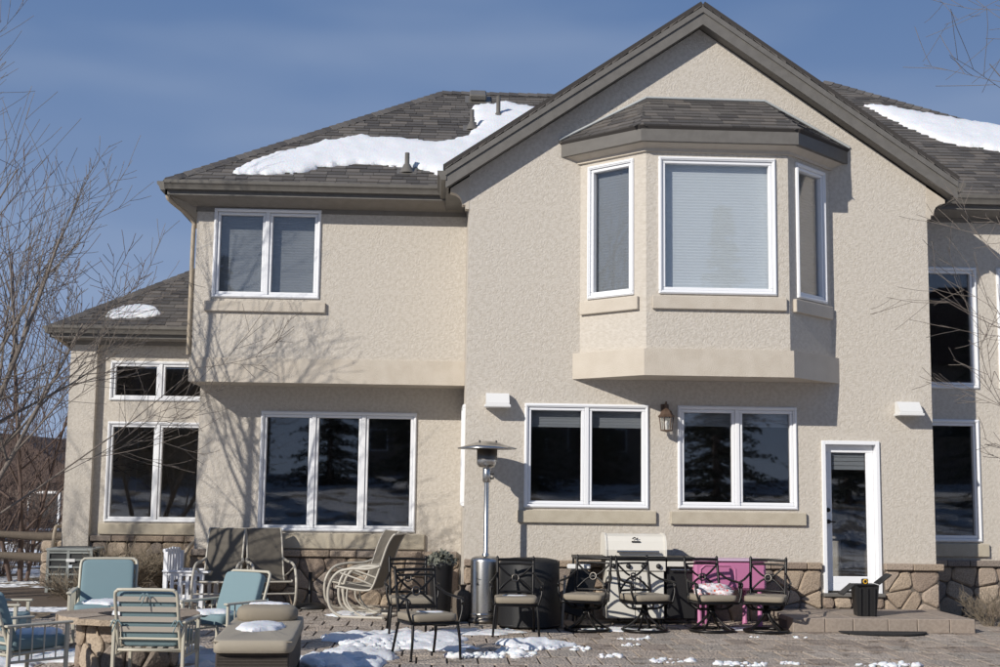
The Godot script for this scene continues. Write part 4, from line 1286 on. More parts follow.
func build_chaise():
	var t = thing("chaise_lounge", "dark wicker chaise with beige cushion and rolled pillow in the foreground", "lounge", V(-1.93, 0, 6.0), 3.0)
	var w = MB.new()
	w.bevel(V(0, 0.235, 0), V(0.60, 0.29, 2.0), 0.012)
	var body = obj("wicker_body", w, M.wicker, t)
	rng.seed = 9
	for i in 12: # woven bands, each a raised course
		obj("weave", MB.new().box(V(0, 0.105 + i * 0.0235, 1.002), V(0.58, 0.013, 0.012)), M.wicker, body)
	for x in [-0.27, 0.27]:
		for z in [-0.95, 0.95]:
			obj("leg", MB.new().bevel(V(x, 0.05, z), V(0.05, 0.10, 0.05), 0.006), M.wicker, t)
	var c = obj("cushion", MB.new().pillow(V(0, 0.435, 0.03), V(0.66, 0.12, 2.1), 0.16, Transform3D(), 0.003, 40, 12), M.beige, t)
	obj("piping", MB.new().tube([V(-0.325, 0.475, 1.06), V(0.325, 0.475, 1.06)], 0.006, 6), M.tan, c)
	obj("pillow", MB.new().pillow(V(0.04, 0.55, -0.62), V(0.58, 0.18, 0.42), 0.62, XF(Vector3.ZERO, V(0, 4, 0)), 0.015), M.tan, t)
	var S = Transform3D(Basis(V(1, 0, 0), V(0, 0, -1), V(0, 1, 0)), Vector3.ZERO)
	var s = obj("snow_lump", snow_sheet(blob_poly(0, 0, 0.21, 0.34, 521, 22, 0.2), Transform3D(S.basis, V(-1.92, 0.485, 6.15)), 0.07, 522, 0.05, 0.15), M.snow)
	tag(s, "oval heap of snow in the middle of the beige chaise cushion", "snow", "snow left on the furniture", "stuff")
	s = obj("snow_lump", snow_sheet(blob_poly(0, 0, 0.18, 0.10, 523, 22, 0.2), Transform3D(S.basis, V(-1.95, 0.63, 5.36)), 0.035, 524, 0.04, 0.15), M.snow)
	tag(s, "thin snow cap on the rolled chaise pillow", "snow", "snow left on the furniture", "stuff")

func build_white_chair():
	var t = thing("garden_chair", "white slatted wooden garden chair beside the stone wall", "chair", V(-3.95, 0, -1.45), 78.0)
	t.scale = Vector3.ONE * 0.93
	var m = M.white_wood
	for s in [-1.0, 1.0]:
		var x = s * 0.30
		obj("leg", MB.new().bevel(V(x, 0.42, -0.30), V(0.05, 0.86, 0.07), 0.006), m, t)
		obj("leg", MB.new().bevel(V(x, 0.27, 0.30), V(0.05, 0.54, 0.07), 0.006), m, t)
		obj("arm", MB.new().bevel(V(x, 0.555, 0.04), V(0.10, 0.03, 0.76), 0.006), m, t)
		obj("side_rail", MB.new().bevel(V(x, 0.12, 0.0), V(0.03, 0.06, 0.53), 0.005), m, t)
		obj("side_rail", MB.new().bevel(V(x, 0.51, 0.0), V(0.03, 0.05, 0.53), 0.005), m, t)
		for k in 4:
			obj("slat", MB.new().bevel(V(x, 0.315, -0.19 + 0.125 * k), V(0.02, 0.335, 0.06), 0.004), m, t)
	for k in 5:
		obj("seat_slat", MB.new().bevel(V(0, 0.36, -0.2 + 0.11 * k), V(0.55, 0.025, 0.09), 0.005), m, t)
	for k in 5:
		obj("back_slat", MB.new().bevel(V(-0.22 + 0.11 * k, 0.65, -0.32), V(0.075, 0.50 + 0.02 * (2 - absi(k - 2)), 0.022), 0.005), m, t)
	obj("top_rail", MB.new().bevel(V(0, 0.865, -0.34), V(0.60, 0.06, 0.05), 0.01), m, t)

func build_ac():
	var t = thing("air_conditioner", "grey green air conditioning condenser behind the teal chairs", "air conditioner", V(-6.25, 0, -3.75))
	obj("body", MB.new().bevel(V(0, 0.35, 0), V(0.70, 0.64, 0.70), 0.02), M.ac_dark, t)
	var f = MB.new()
	for x in [-0.34, -0.02, 0.34]:
		f.bevel(V(x, 0.36, 0.36), V(0.05, 0.68, 0.03), 0.006)
	for x in [-0.36, 0.36]:
		f.bevel(V(x, 0.36, 0.0), V(0.03, 0.68, 0.10), 0.006)
	obj("frame", f, M.ac, t)
	for i in 6:
		obj("louver", MB.new().bevel(V(0, 0.08 + i * 0.115, 0.362), V(0.68, 0.032, 0.022), 0.005), M.ac, t)
	obj("top", MB.new().bevel(V(0, 0.70, 0), V(0.76, 0.05, 0.76), 0.015), M.ac, t)
	obj("fan_guard", MB.new().lathe([Vector2(0.27, 0.72), Vector2(0.29, 0.735), Vector2(0.31, 0.72)], 24), M.ac_dark, t)
	obj("nameplate", MB.new().bevel(V(0.02, 0.535, 0.378), V(0.14, 0.05, 0.006), 0.002), M.white_plastic, t)
	obj("sticker", MB.new().box(V(0.02, 0.44, 0.378), V(0.06, 0.045, 0.004)), M.blind, t)

func vent_hood(label, at):
	var t = thing("vent_hood", label, "wall vent", at, 0, "white vent hoods on the stucco")
	obj("plate", MB.new().bevel(V(0, 0.10, 0.012), V(0.30, 0.20, 0.024), 0.004), M.white_plastic, t)
	obj("hood", MB.new().prism(P2([0.0, 0.20, 0.08, 0.20, 0.22, 0.06, 0.22, 0.03, 0.0, 0.03]), 0.32, Transform3D(Basis(V(0, 0, 1), V(0, 1, 0), V(-1, 0, 0)), V(0.16, 0, 0.024))), M.white_plastic, t)
	obj("lip", MB.new().bevel(V(0, 0.018, 0.14), V(0.36, 0.035, 0.23), 0.005), M.white_plastic, t)

func build_lantern():
	var t = thing("wall_lantern", "bronze lantern wall light between the two ground floor windows", "wall light", V(2.775, 2.56, 0.0))
	var m = M.bronze
	obj("backplate", MB.new().bevel(V(0, 0.30, 0.015), V(0.11, 0.20, 0.03), 0.008), m, t)
	obj("bracket", MB.new().tube(curve([V(0, 0.25, 0.03), V(0, 0.36, 0.06), V(0, 0.42, 0.12), V(0, 0.40, 0.15), V(0, 0.36, 0.15)], 4), 0.012, 8), m, t)
	obj("finial", MB.new().lathe([Vector2(0.012, 0.33), Vector2(0.018, 0.36), Vector2(0.008, 0.38), Vector2(0.006, 0.42), Vector2(0, 0.43)], 10, XF(V(0, 0, 0.15))), m, t)
	obj("roof", MB.new().lathe([Vector2(0.115, 0.21), Vector2(0.12, 0.225), Vector2(0.09, 0.25), Vector2(0.07, 0.295), Vector2(0.03, 0.325), Vector2(0.0, 0.335)], 6, XF(V(0, 0, 0.15)), false), m, t)
	var cg = MB.new()
	for k in 6:
		var a = TAU * k / 6
		cg.tube([V(cos(a) * 0.075, 0.03, 0.15 + sin(a) * 0.075), V(cos(a) * 0.10, 0.215, 0.15 + sin(a) * 0.10)], 0.007, 6)
	obj("cage", cg, m, t)
	obj("glass", MB.new().lathe([Vector2(0.068, 0.035), Vector2(0.092, 0.21)], 6, XF(V(0, 0, 0.15)), false), M.lamp_glass, t)
	obj("bottom_plate", MB.new().lathe([Vector2(0.0, 0.0), Vector2(0.03, 0.01), Vector2(0.085, 0.02), Vector2(0.085, 0.035), Vector2(0.0, 0.036)], 6, XF(V(0, 0, 0.15)), false), m, t)
	obj("bulb", MB.new().lathe([Vector2(0.014, 0.04), Vector2(0.018, 0.08), Vector2(0.03, 0.12), Vector2(0.016, 0.16), Vector2(0, 0.175)], 12, XF(V(0, 0, 0.15))), M.bulb, t)

func build_small_things():
	# black drum under a vinyl cover
	var t = thing("covered_table", "black vinyl covered round table behind the black armchair", "covered table", V(0.83, 0, 1.05))
	var cv = MB.new()
	cv.smooth()
	var G = []
	for j in 8:
		var row = []
		for i in 36:
			var a = TAU * i / 36
			var f = j / 7.0
			var r = [0.0, 0.25, 0.355, 0.385, 0.385, 0.39, 0.40, 0.405][j] * (1.0 + 0.02 * sin(a * 7.0) * f + 0.012 * sin(a * 13.0 + j))
			var y = [0.875, 0.87, 0.85, 0.81, 0.6, 0.4, 0.2, 0.03][j]
			row.append(V(cos(a) * r, y, sin(a) * r))
		G.append(row)
	for j in 7:
		for i in 36:
			var q = G[j][i]
			cv.quado(q, G[j][(i + 1) % 36], G[j + 1][(i + 1) % 36], G[j + 1][i], V(q.x, 0.2, q.z))
	cv.flat()
	obj("cover", cv, M.black_fabric, t)
	obj("hem", MB.new().lathe([Vector2(0.40, 0.02), Vector2(0.412, 0.03), Vector2(0.405, 0.05)], 36), M.black_plastic, t)
	# folded camp chair leaning next to it
	t = thing("folding_chair", "folded black lawn chair with pale legs between the cover and the grill", "chair", V(1.27, 0, 0.95), -12.0)
	var sl = MB.new()
	sl.bevel(V(0.10, 0.50, -0.05), V(0.36, 0.62, 0.03), 0.01, XF(Vector3.ZERO, V(-14, 18, -18)))
	obj("seat", sl, M.black_fabric, t)
	for x in [-0.16, 0.0]:
		obj("leg", MB.new().bevel(V(x, 0.32, 0.06), V(0.032, 0.66, 0.028), 0.004, XF(Vector3.ZERO, V(-4, 0, -3))), M.strap, t)
	obj("arm", MB.new().bevel(V(0.20, 0.76, -0.1), V(0.30, 0.06, 0.10), 0.01), M.white_plastic, t)
	# planter with dried plant
	t = thing("planter", "tall black planter with dried grey plant behind the dining chairs", "planter", V(-0.31, 0, 0.95))
	obj("pot", MB.new().lathe([Vector2(0.0, 0.0), Vector2(0.12, 0.0), Vector2(0.155, 0.74), Vector2(0.17, 0.76), Vector2(0.17, 0.80), Vector2(0.14, 0.80), Vector2(0.13, 0.74), Vector2(0.0, 0.74)], 20), M.black_plastic, t)
	rng.seed = 31
	var lf = MB.new()
	for i in 500:
		var a = rng.randf() * TAU; var e = rng.randf() * 1.4
		var d = V(cos(a) * cos(e), sin(e), sin(a) * cos(e))
		var p = V(0, 0.77, 0) + d * V(0.2, 0.17, 0.2) * rng.randf_range(0.5, 1.0)
		var u = V(rng.randf_range(-1, 1), rng.randf_range(-1, 1), rng.randf_range(-1, 1)).normalized()
		lf.tri(p, p + u * 0.06, p + u.cross(d).normalized() * 0.035 + d * 0.02)
	obj("dried_foliage", lf, M.sage, t)
	t = thing("garden_sack", "brown sack slumped at the wall beside the heater", "sack", V(-0.02, 0, 0.42))
	obj("sack_body", MB.new().pillow(V(0, 0.2, 0), V(0.26, 0.42, 0.24), 0.6, Transform3D(), 0.03), M.rail, t)
	obj("sack_neck", MB.new().lathe([Vector2(0.06, 0.38), Vector2(0.035, 0.43), Vector2(0.06, 0.48)], 10), M.rail, t)
	# pink play table
	t = thing("play_table", "pink plastic children's play table under the right kitchen window", "table", V(3.5, 0, 0.62))
	var top = obj("apron", MB.new().bevel(V(0, 0.655, 0), V(0.95, 0.37, 0.44), 0.03), M.pink, t)
	obj("tray", MB.new().bevel(V(0, 0.855, 0), V(0.99, 0.03, 0.48), 0.012), M.pink_pale, t)
	var rp = []
	for p in [[-0.40, 0.52], [-0.40, 0.74], [-0.34, 0.79], [0.0, 0.79], [0.06, 0.74], [0.06, 0.52], [-0.40, 0.52]]: rp.append(V(p[0], p[1], 0.222))
	obj("raised_rim", MB.new().tube(rp, 0.014, 6), M.pink, top)
	for x in [-0.40, -0.27, 0.27, 0.40]:
		obj("leg", MB.new().lathe([Vector2(0.036, 0.0), Vector2(0.036, 0.05), Vector2(0.03, 0.06), Vector2(0.03, 0.48)], 14, XF(V(x, 0, 0.15 if absf(x) > 0.3 else -0.15))), M.pink, t)
	# umbrella stand
	t = thing("umbrella_stand", "black umbrella stand with short tube before the rocker chairs", "umbrella stand", V(-2.2, 0, -1.25))
	obj("base", MB.new().lathe([Vector2(0.0, 0.0), Vector2(0.24, 0.0), Vector2(0.24, 0.03), Vector2(0.20, 0.06), Vector2(0.05, 0.09), Vector2(0.0, 0.09)], 28), M.black_plastic, t)
	obj("tube", MB.new().lathe([Vector2(0.03, 0.08), Vector2(0.03, 0.52), Vector2(0.022, 0.52), Vector2(0.022, 0.45)], 14), M.black_metal, t)
	# storage bin on the step
	t = thing("storage_bin", "black bin with its lid flaps open on the door step", "bin", V(5.22, 0.176, 1.05), -6.0)
	var bx = MB.new()
	var lo = [V(-0.12, 0, 0.10), V(0.12, 0, 0.10), V(0.12, 0, -0.14), V(-0.12, 0, -0.14)]
	var hi = [V(-0.155, 0.40, 0.135), V(0.155, 0.40, 0.135), V(0.155, 0.40, -0.17), V(-0.155, 0.40, -0.17)]
	for i in 4:
		var k = (i + 1) % 4
		bx.quado(lo[i], lo[k], hi[k], hi[i], lo[i] + lo[k])
		bx.quado(lo[i] * 0.93, lo[k] * 0.93, hi[k] * V(0.93, 1, 0.93), hi[i] * V(0.93, 1, 0.93), -(lo[i] + lo[k]))
		bx.quado(hi[i], hi[k], hi[k] * V(0.93, 1, 0.93), hi[i] * V(0.93, 1, 0.93), Vector3.UP)
	bx.quado(lo[0], lo[1], lo[2], lo[3], Vector3.UP)
	obj("body", bx, M.black_plastic, t)
	var rb = MB.new()
	for x in [-0.09, 0.0, 0.09]: rb.bevel(V(x, 0.2, 0.125), V(0.022, 0.36, 0.014), 0.004, XF(Vector3.ZERO, V(5, 0, 0)))
	obj("rib", rb, M.black_plastic, t)
	for s in [-1.0, 1.0]:
		obj("lid_flap", MB.new().bevel(V(s * 0.11, 0, 0), V(0.21, 0.018, 0.30), 0.005, XF(V(s * 0.15, 0.405, -0.02), V(0, 0, 38 if s > 0 else 40))), M.black_plastic, t)
	var tp = thing("tape_measure", "small yellow and black tape measure on the open bin", "tape measure", V(5.19, 0.585, 1.14))
	obj("board", MB.new().bevel(V(0, -0.004, -0.02), V(0.27, 0.014, 0.20), 0.004), M.black_plastic, tp)
	obj("case", MB.new().bevel(V(0.0, 0.035, 0), V(0.085, 0.07, 0.05), 0.012), M.black_plastic, tp)
	obj("disc", MB.new().lathe([Vector2(0.02, 0.005), Vector2(0.027, 0.01), Vector2(0.032, 0.0)], 16, Transform3D(Basis(Vector3.RIGHT, PI / 2), V(0, 0.035, 0.024))), M.yellow, tp)
	# half-round door mat
	var mp = PackedVector2Array()
	for i in 25:
		mp.append(Vector2(0.56 * cos(PI * i / 24), 0.40 * sin(PI * i / 24)))
	t = thing("door_mat", "black half round rubber mat below the door step", "door mat", V(5.28, 0.012, 1.50))
	obj("mat", MB.new().prism(mp, 0.014, Transform3D(Basis(V(1, 0, 0), V(0, 0, 1), V(0, 1, 0)), V(0, 0.0, 0))), M.rubber, t)
	# towel on the third swivel chair
	var tw = MB.new()
	tw.pillow(V(0, 0.01, 0), V(0.46, 0.17, 0.26), 0.8, Transform3D(), 0.16, 28, 14)
	tw.pillow(V(0.12, -0.015, 0.06), V(0.26, 0.10, 0.24), 0.8, Transform3D(), 0.2, 22, 12)
	tw.pillow(V(-0.13, 0.0, 0.03), V(0.2, 0.13, 0.2), 0.8, Transform3D(), 0.2, 22, 12)
	var o = obj("towel", tw, M.towel)
	o.position = V(3.12, 0.50, 1.47)
	o.rotation_degrees.y = 10
	tag(o, "crumpled white and red flowered towel on a swivel chair seat", "towel")

# ---------------------------------------------------------------- setting
func build_ground():
	var g = MB.new()
	var N = 60
	var nz = FastNoiseLite.new(); nz.seed = 8; nz.frequency = 0.03
	var hgt = func(x, z):
		var far = clampf((absf(x - 1.0) - 9.0) / 10.0, 0, 1)
		var farz = clampf((z - 13.0) / 12.0, 0, 1)
		var back = clampf((-z - 11.0) / 10.0, 0, 1)
		if z > 17.0: return -5.0
		return -0.06 + nz.get_noise_2d(x, z) * 0.9 * maxf(far, maxf(farz, back)) + 0.55 * farz
	var xs = []; var zs = []
	for i in N + 1:
		var f = (i / float(N)) * 2.0 - 1.0
		xs.append(signf(f) * (absf(f) * 20.0 + pow(absf(f), 5) * 380.0))
		zs.append(signf(f) * (absf(f) * 30.0 + pow(absf(f), 5) * 370.0))
	g.smooth()
	for i in N:
		for j in N:
			var a = V(xs[i], hgt.call(xs[i], zs[j]), zs[j]); var b = V(xs[i + 1], hgt.call(xs[i + 1], zs[j]), zs[j])
			var c = V(xs[i + 1], hgt.call(xs[i + 1], zs[j + 1]), zs[j + 1]); var d = V(xs[i], hgt.call(xs[i], zs[j + 1]), zs[j + 1])
			g.quado(a, b, c, d, Vector3.UP)
	g.flat()
	var o = obj("ground", g, M.ground)
	tag(o, "thawing lawn with dead grass and snow", "", "", "structure")
	# snow covered lawn on the rising yard behind the photographer
	var y = MB.new()
	y.smooth()
	var hy = func(x, z): return -0.06 + 2.3 * smoothstep(24.0, 52.0, z) + nz.get_noise_2d(x * 2.0, z * 2.0) * 0.7 * smoothstep(18.0, 26.0, z)
	var W = 50
	for i in W:
		for j in W:
			var x0 = lerpf(-60, 60, i / float(W)); var x1 = lerpf(-60, 60, (i + 1) / float(W))
			var z0 = lerpf(15.2, 90, j / float(W)); var z1 = lerpf(15.2, 90, (j + 1) / float(W))
			y.quado(V(x0, hy.call(x0, z0), z0), V(x1, hy.call(x1, z0), z0), V(x1, hy.call(x1, z1), z1), V(x0, hy.call(x0, z1), z1), Vector3.UP)
	y.flat()
	tag(obj("snowy_lawn", y, M.snowy), "snow covered lawn rising behind the photographer", "", "", "structure")
	# planting bed along the left wing
	var bed = MB.new()
	bed.prism(P2([-8.5, 1.8, -4.6, 1.8, -4.6, 3.4, -4.1, 3.4, -4.1, 5.25, -8.5, 5.25]), 0.012, Transform3D(Basis(V(1, 0, 0), V(0, 0, -1), V(0, 1, 0)), V(0, -0.055, 0)))
	tag(obj("planting_bed", bed, M.bed), "brown mulch bed along the left wing", "", "", "structure")
	# patio of pavers
	var px0 = -5.6; var px1 = 9.0; var pz0 = -1.94; var pz1 = 10.4
	var base = obj("patio", MB.new().b2(V(px0, -0.12, pz0), V(px1, -0.016, pz1)), M.paver_base)
	tag(base, "patio of reddish brown concrete pavers", "", "", "structure")
	rng.seed = 91
	var w = 0.315; var l = 0.60
	var shapes = []
	for k in 3:
		var mb = MB.new()
		mb.bevel(V(0, -0.03, 0), V(w - 0.022, 0.06, l - 0.030), 0.004)
		shapes.append(mb.done())
	var all = []
	var row = 0
	var z = pz0
	while z < pz1 - 0.1:
		var x = px0 + (w * 0.5 if row % 2 else 0.0)
		while x < px1 - w:
			var c = V(x + w / 2, rng.randf_range(-0.003, 0.003), z + l / 2)
			var inside = c.z < -0.3 and c.x > -0.15
			if not inside: all.append([c, rng.randi() % 100])
			x += w
		z += l
		row += 1
	# the largest in the picture: those in front, inside the frame
	all.sort_custom(func(a, b): return score(a[0]) > score(b[0]))
	var rest = []
	for k in M.paver.size(): rest.append(MB.new())
	for i in all.size():
		var c = all[i][0]
		var tone = all[i][1] % 4 if all[i][1] < 88 else 4
		if i < 300:
			var p = MeshInstance3D.new()
			p.mesh = shapes[i % 3]
			p.material_override = M.paver[tone]
			p.name = "paver"
			base.add_child(p, true)
			p.position = c
			p.rotation_degrees = V(rng.randf_range(-0.3, 0.3), rng.randf_range(-0.5, 0.5), rng.randf_range(-0.3, 0.3))
		else:
			rest[tone].bevel(c + V(0, -0.03, 0), V(w - 0.022, 0.06, l - 0.030), 0.004)
	for k in rest.size():
		if rest[k].count > 0:
			obj("paver_field", rest[k], M.paver[k], base).set_meta("kind", "stuff")
	# landing step before the door
	var st = obj("door_step", MB.new().b2(V(4.17, -0.05, 0.08), V(6.48, 0.11, 1.42)), M.mortar)
	tag(st, "low paver step in front of the glass door", "", "", "structure")
	var x = 4.15
	var i = 0
	while x < 6.49:
		var bw = minf([0.42, 0.36, 0.45, 0.38][i % 4], 6.51 - x)
		if 6.51 - x - bw < 0.12: bw = 6.51 - x
		obj("step_block", MB.new().bevel(V(x + bw / 2, 0.085, 1.30), V(bw - 0.007, 0.178, 0.30), 0.008), M.step_block, st)
		obj("cap_slab", MB.new().bevel(V(x + bw / 2, 0.143, 0.61), V(bw - 0.006, 0.062, 1.06), 0.006), M.step_block, st)
		x += bw
		i += 1
	for k in 3:
		obj("step_block", MB.new().bevel(V(6.46, 0.054, 0.28 + 0.345 * k), V(0.10, 0.112, 0.34), 0.008), M.step_block, st)

func score(c):
	var e = V(-0.375, 1.74, 18.05)
	var d = c - e
	if c.z > 5.4: return -c.z
	var px = d.x / -d.z
	if px < -0.31 or px > 0.43: return -50.0 + c.z * 0.1
	if c.x < -4.6: return -40.0
	return c.z + 5.0 - (5.0 if c.x < -1.3 and c.z > 3.5 else 0.0)

func ground_snow(label, poly, h, seed_, step = 0.07, rough = 0.6, y = 0.0):
	var S = Transform3D(Basis(V(1, 0, 0), V(0, 0, 1), V(0, 1, 0)), V(0, y, 0))
	var o = obj("snow_patch", snow_sheet(poly, S, h, seed_, step, rough), M.snow)
	tag(o, label, "snow", "melting snow on the patio", "stuff")

func snow_clumps(label, list, seed_):
	# loose lumps of shovelled snow: many irregular chunks of every size
	rng.seed = seed_
	var mb = MB.new()
	var nz = FastNoiseLite.new(); nz.seed = seed_; nz.frequency = 1.0; nz.fractal_octaves = 3
	for c in list:
		for i in c[4] * 3:
			var a = rng.randf() * TAU; var r = sqrt(rng.randf())
			var s = c[3] * lerpf(0.22, 1.15, pow(rng.randf(), 2.2))
			var p = V(c[0] + cos(a) * r * c[2].x, s * 0.12, c[1] + sin(a) * r * c[2].y)
			lump(mb, p, V(s * rng.randf_range(0.9, 1.7), s * rng.randf_range(0.5, 0.9), s * rng.randf_range(0.8, 1.4)) * 0.5, rng.randf() * TAU, nz, rng.randf() * 50.0)
	tag(obj("snow_clumps", mb, M.snow), label, "snow", "melting snow on the patio", "stuff")

func lump(mb, c, s, turn, nz, o):
	var nu = 11; var nv = 7
	var G = []
	for j in nv + 1:
		var row = []
		var ph = -PI / 2 + PI * j / nv
		for i in nu:
			var th = TAU * i / nu + turn
			var d = V(cos(ph) * cos(th), sin(ph), cos(ph) * sin(th))
			row.append(c + d * s * (1.0 + 0.75 * nz.get_noise_3d(d.x * 1.1 + o, d.y * 1.1, d.z * 1.1)))
		G.append(row)
	mb.smooth(5)
	for j in nv:
		for i in nu:
			var i2 = (i + 1) % nu
			mb.quado(G[j][i], G[j][i2], G[j + 1][i2], G[j + 1][i], (G[j][i] + G[j + 1][i2]) * 0.5 - c)
	mb.flat()

func shrub(called, label, at, n, h, spread, seed_, m, r = 0.006, lev = 2):
	var t = thing(called, label, "shrub", at)
	rng.seed = seed_
	var mb = MB.new()
	var cfg = {"wob": 0.16, "up": 0.04, "rmin": r * 0.45, "kids": [0, 3, 4, 4], "start": 0.3, "a0": 0.3, "a1": 0.8}
	for i in n:
		var a = rng.randf() * TAU
		branch(mb, V(cos(a), 0, sin(a)) * rng.randf() * spread * 0.3, V(cos(a) * spread / h, 1.0, sin(a) * spread / h).normalized(), h * rng.randf_range(0.6, 1.05), r * rng.randf_range(0.8, 1.3), lev, cfg)
	obj("branches", mb, m, t)

func build_background():
	# split rail fence at the left
	var f = thing("rail_fence", "weathered split rail fence at the far left behind the chairs", "fence", V(0, 0, -6.6))
	for y in [0.42, 0.80]:
		for k in 3:
			var x = -13.0 + k * 2.15
			obj("rail", MB.new().tube([V(x - 0.1, y + 0.02 * k, 0.03), V(x + 1.0, y - 0.02, 0.0), V(x + 2.2, y + 0.015, 0.03)], [0.055, 0.085, 0.06], 7), M.rail, f)
	for k in 4:
		obj("post", MB.new().tube([V(-13.0 + k * 2.15, -0.1, 0), V(-13.0 + k * 2.15, 1.02, 0)], [0.085, 0.08], 8), M.rail, f)
	# bare trees
	var cfg = {"wob": 0.085, "up": 0.055, "rmin": 0.0035, "kids": [0, 4, 5, 6], "start": 0.2, "a0": 0.35, "a1": 0.85}
	bare_tree("bare_tree", "pale bare tree with upswept branches at the left edge", V(-7.0, 0, 1.5), [
		{"d": V(0.10, 1, 0.05), "l": 6.9, "r": 0.085, "kids": 13, "lev": 2},
		{"d": V(0.34, 1, -0.05), "l": 5.2, "r": 0.07, "kids": 13, "lev": 2, "off": V(0.1, 0, 0)},
		{"d": V(0.62, 1, 0.12), "l": 4.3, "r": 0.055, "kids": 12, "lev": 2, "off": V(0.15, 0, 0.05)},
		{"d": V(0.95, 0.62, 0.0), "l": 4.3, "r": 0.018, "kids": 4, "lev": 2, "off": V(0.1, 0.7, 0.0), "from": 0.4},
		{"d": V(-0.4, 1, 0.2), "l": 5.5, "r": 0.06, "kids": 8, "lev": 2},
	], cfg, 611, M.bark)
	bare_tree("bare_tree", "bare tree standing left of the view, its shadow on the wing column", V(-13.2, 0, 1.6), [
		{"d": V(0.10, 1, 0.05), "l": 8.4, "r": 0.085, "kids": 12, "lev": 2, "from": 0.35},
		{"d": V(0.30, 1, -0.05), "l": 7.6, "r": 0.06, "kids": 11, "lev": 2, "off": V(0.1, 0, 0), "from": 0.35},
		{"d": V(-0.25, 1, 0.1), "l": 7.6, "r": 0.06, "kids": 9, "lev": 2, "off": V(-0.1, 0, 0), "from": 0.35},
	], cfg, 655, M.bark)
	var cfg2 = {"wob": 0.09, "up": 0.03, "rmin": 0.0035, "kids": [0, 4, 4, 5], "start": 0.25, "a0": 0.4, "a1": 0.9}
	bare_tree("bare_tree", "bare tree reaching in from beyond the right edge", V(8.65, 0, 3.6), [
		{"d": V(0.05, 1, 0.0), "l": 8.6, "r": 0.10, "kids": 10, "lev": 2, "from": 0.3},
		{"d": V(-0.22, 1, 0.1), "l": 8.2, "r": 0.055, "kids": 8, "lev": 2, "off": V(-0.05, 0.6, 0), "from": 0.55},
		{"d": V(-0.5, 0.75, -0.1), "l": 4.7, "r": 0.035, "kids": 6, "lev": 2, "off": V(-0.05, 0.6, 0), "from": 0.5},
		{"d": V(-0.62, 0.35, 0.1), "l": 3.3, "r": 0.028, "kids": 6, "lev": 2, "off": V(-0.05, 1.3, 0), "from": 0.45},
	], cfg2, 622, M.bark)
	var cfg3 = {"wob": 0.12, "up": 0.03, "rmin": 0.006, "kids": [0, 4, 4, 5], "start": 0.2, "a0": 0.4, "a1": 0.95}
	bare_tree("bare_tree", "dark reddish bare tree close to the wing corner", V(-8.1, 0, -6.9), [
		{"d": V(0.02, 1, 0.0), "l": 6.2, "r": 0.055, "kids": 16, "lev": 2, "from": 0.1},
		{"d": V(-0.18, 1, 0.1), "l": 5.6, "r": 0.045, "kids": 14, "lev": 2, "off": V(-0.15, 0, 0.1), "from": 0.1},
		{"d": V(0.12, 1, -0.1), "l": 5.2, "r": 0.04, "kids": 12, "lev": 2, "off": V(0.12, 0, 0.0), "from": 0.1},
	], cfg3, 633, M.bark_red)
	bare_tree("bare_tree", "thin reddish bare tree further back beyond the fence", V(-10.6, 0, -10.5), [
		{"d": V(0.1, 1, 0.0), "l": 6.0, "r": 0.07, "kids": 16, "lev": 2, "from": 0.1},
		{"d": V(-0.15, 1, 0.1), "l": 5.4, "r": 0.06, "kids": 14, "lev": 2, "off": V(-0.2, 0, 0.1), "from": 0.1},
	], cfg3, 644, M.bark_red)
	var sp = [[-8.9, -8.2, 1.9, "tangled reddish shrub behind the fence next to the wing"], [-10.0, -8.8, 2.3, "tall reddish bare shrub behind the middle of the fence"], [-11.4, -8.4, 2.1, "reddish bare shrub behind the fence at the left edge"], [-12.5, -12.0, 2.6, "wide bare shrub before the far brown house"]]
	sp.append_array([[-9.4, -7.6, 1.5, "low reddish shrub right behind the fence posts"], [-10.8, -7.7, 1.7, "reddish shrub with upright twigs between two fence posts"], [-9.3, -11.5, 3.0, "tall thicket shrub behind the wing corner"], [-11.8, -13.5, 3.2, "tall bare thicket before the low dark house"], [-13.8, -10.2, 2.8, "bare shrub at the far left behind the teal chairs"]])
	for i in sp.size():
		shrub("bare_shrub", sp[i][3], V(sp[i][0], -0.05, sp[i][1]), 30, sp[i][2], 1.0, 700 + i, M.twig_red, 0.010, 2)
	shrub("dry_shrub", "grey dry shrub between the condenser and the wing wall", V(-5.35, -0.05, -3.4), 80, 0.66, 0.5, 711, M.dry, 0.008, 2)
	shrub("dry_shrub", "grey dry shrub against the stone base near the white chair", V(-4.75, -0.05, -4.0), 70, 0.62, 0.45, 712, M.dry, 0.008, 2)
	shrub("dry_shrub", "low dry shrub in front of the condenser", V(-6.0, -0.05, -2.9), 60, 0.45, 0.5, 713, M.dry, 0.007, 2)
	shrub("dry_shrub", "low twiggy dry shrub at the right edge beside the step", V(7.15, -0.02, 0.45), 44, 0.42, 0.34, 714, M.dry, 0.005, 2)
	# far brown houses
	far_house("brown neighbour house with dark gabled roof at the far left", V(-21.0, -0.2, -26.0), 9.0, 2.5, 2.0, 12.0)
	far_house("long low dark neighbour house beyond the shrubs at the left", V(-14.6, -0.4, -30.0), 6.0, 2.3, 1.5, -6.0)
	# what the window panes mirror: yard behind the photographer
	spruce("tall spruce mirrored in the bay window", V(10.6, 0.2, 33.0), 13.0, 3.2, 801)
	spruce("spruce in the yard behind the camera, left of the path", V(-10.0, 1.0, 36.0), 11.0, 3.0, 802)
	spruce("broad spruce straight behind the camera in the yard", V(-1.5, 1.0, 42.0), 12.0, 3.6, 803)
	spruce("spruce mirrored in the door pane", V(17.5, 1.0, 38.0), 11.0, 3.2, 804)
	spruce("spruce near the neighbour behind the camera", V(4.2, 1.0, 47.0), 9.0, 3.0, 805)
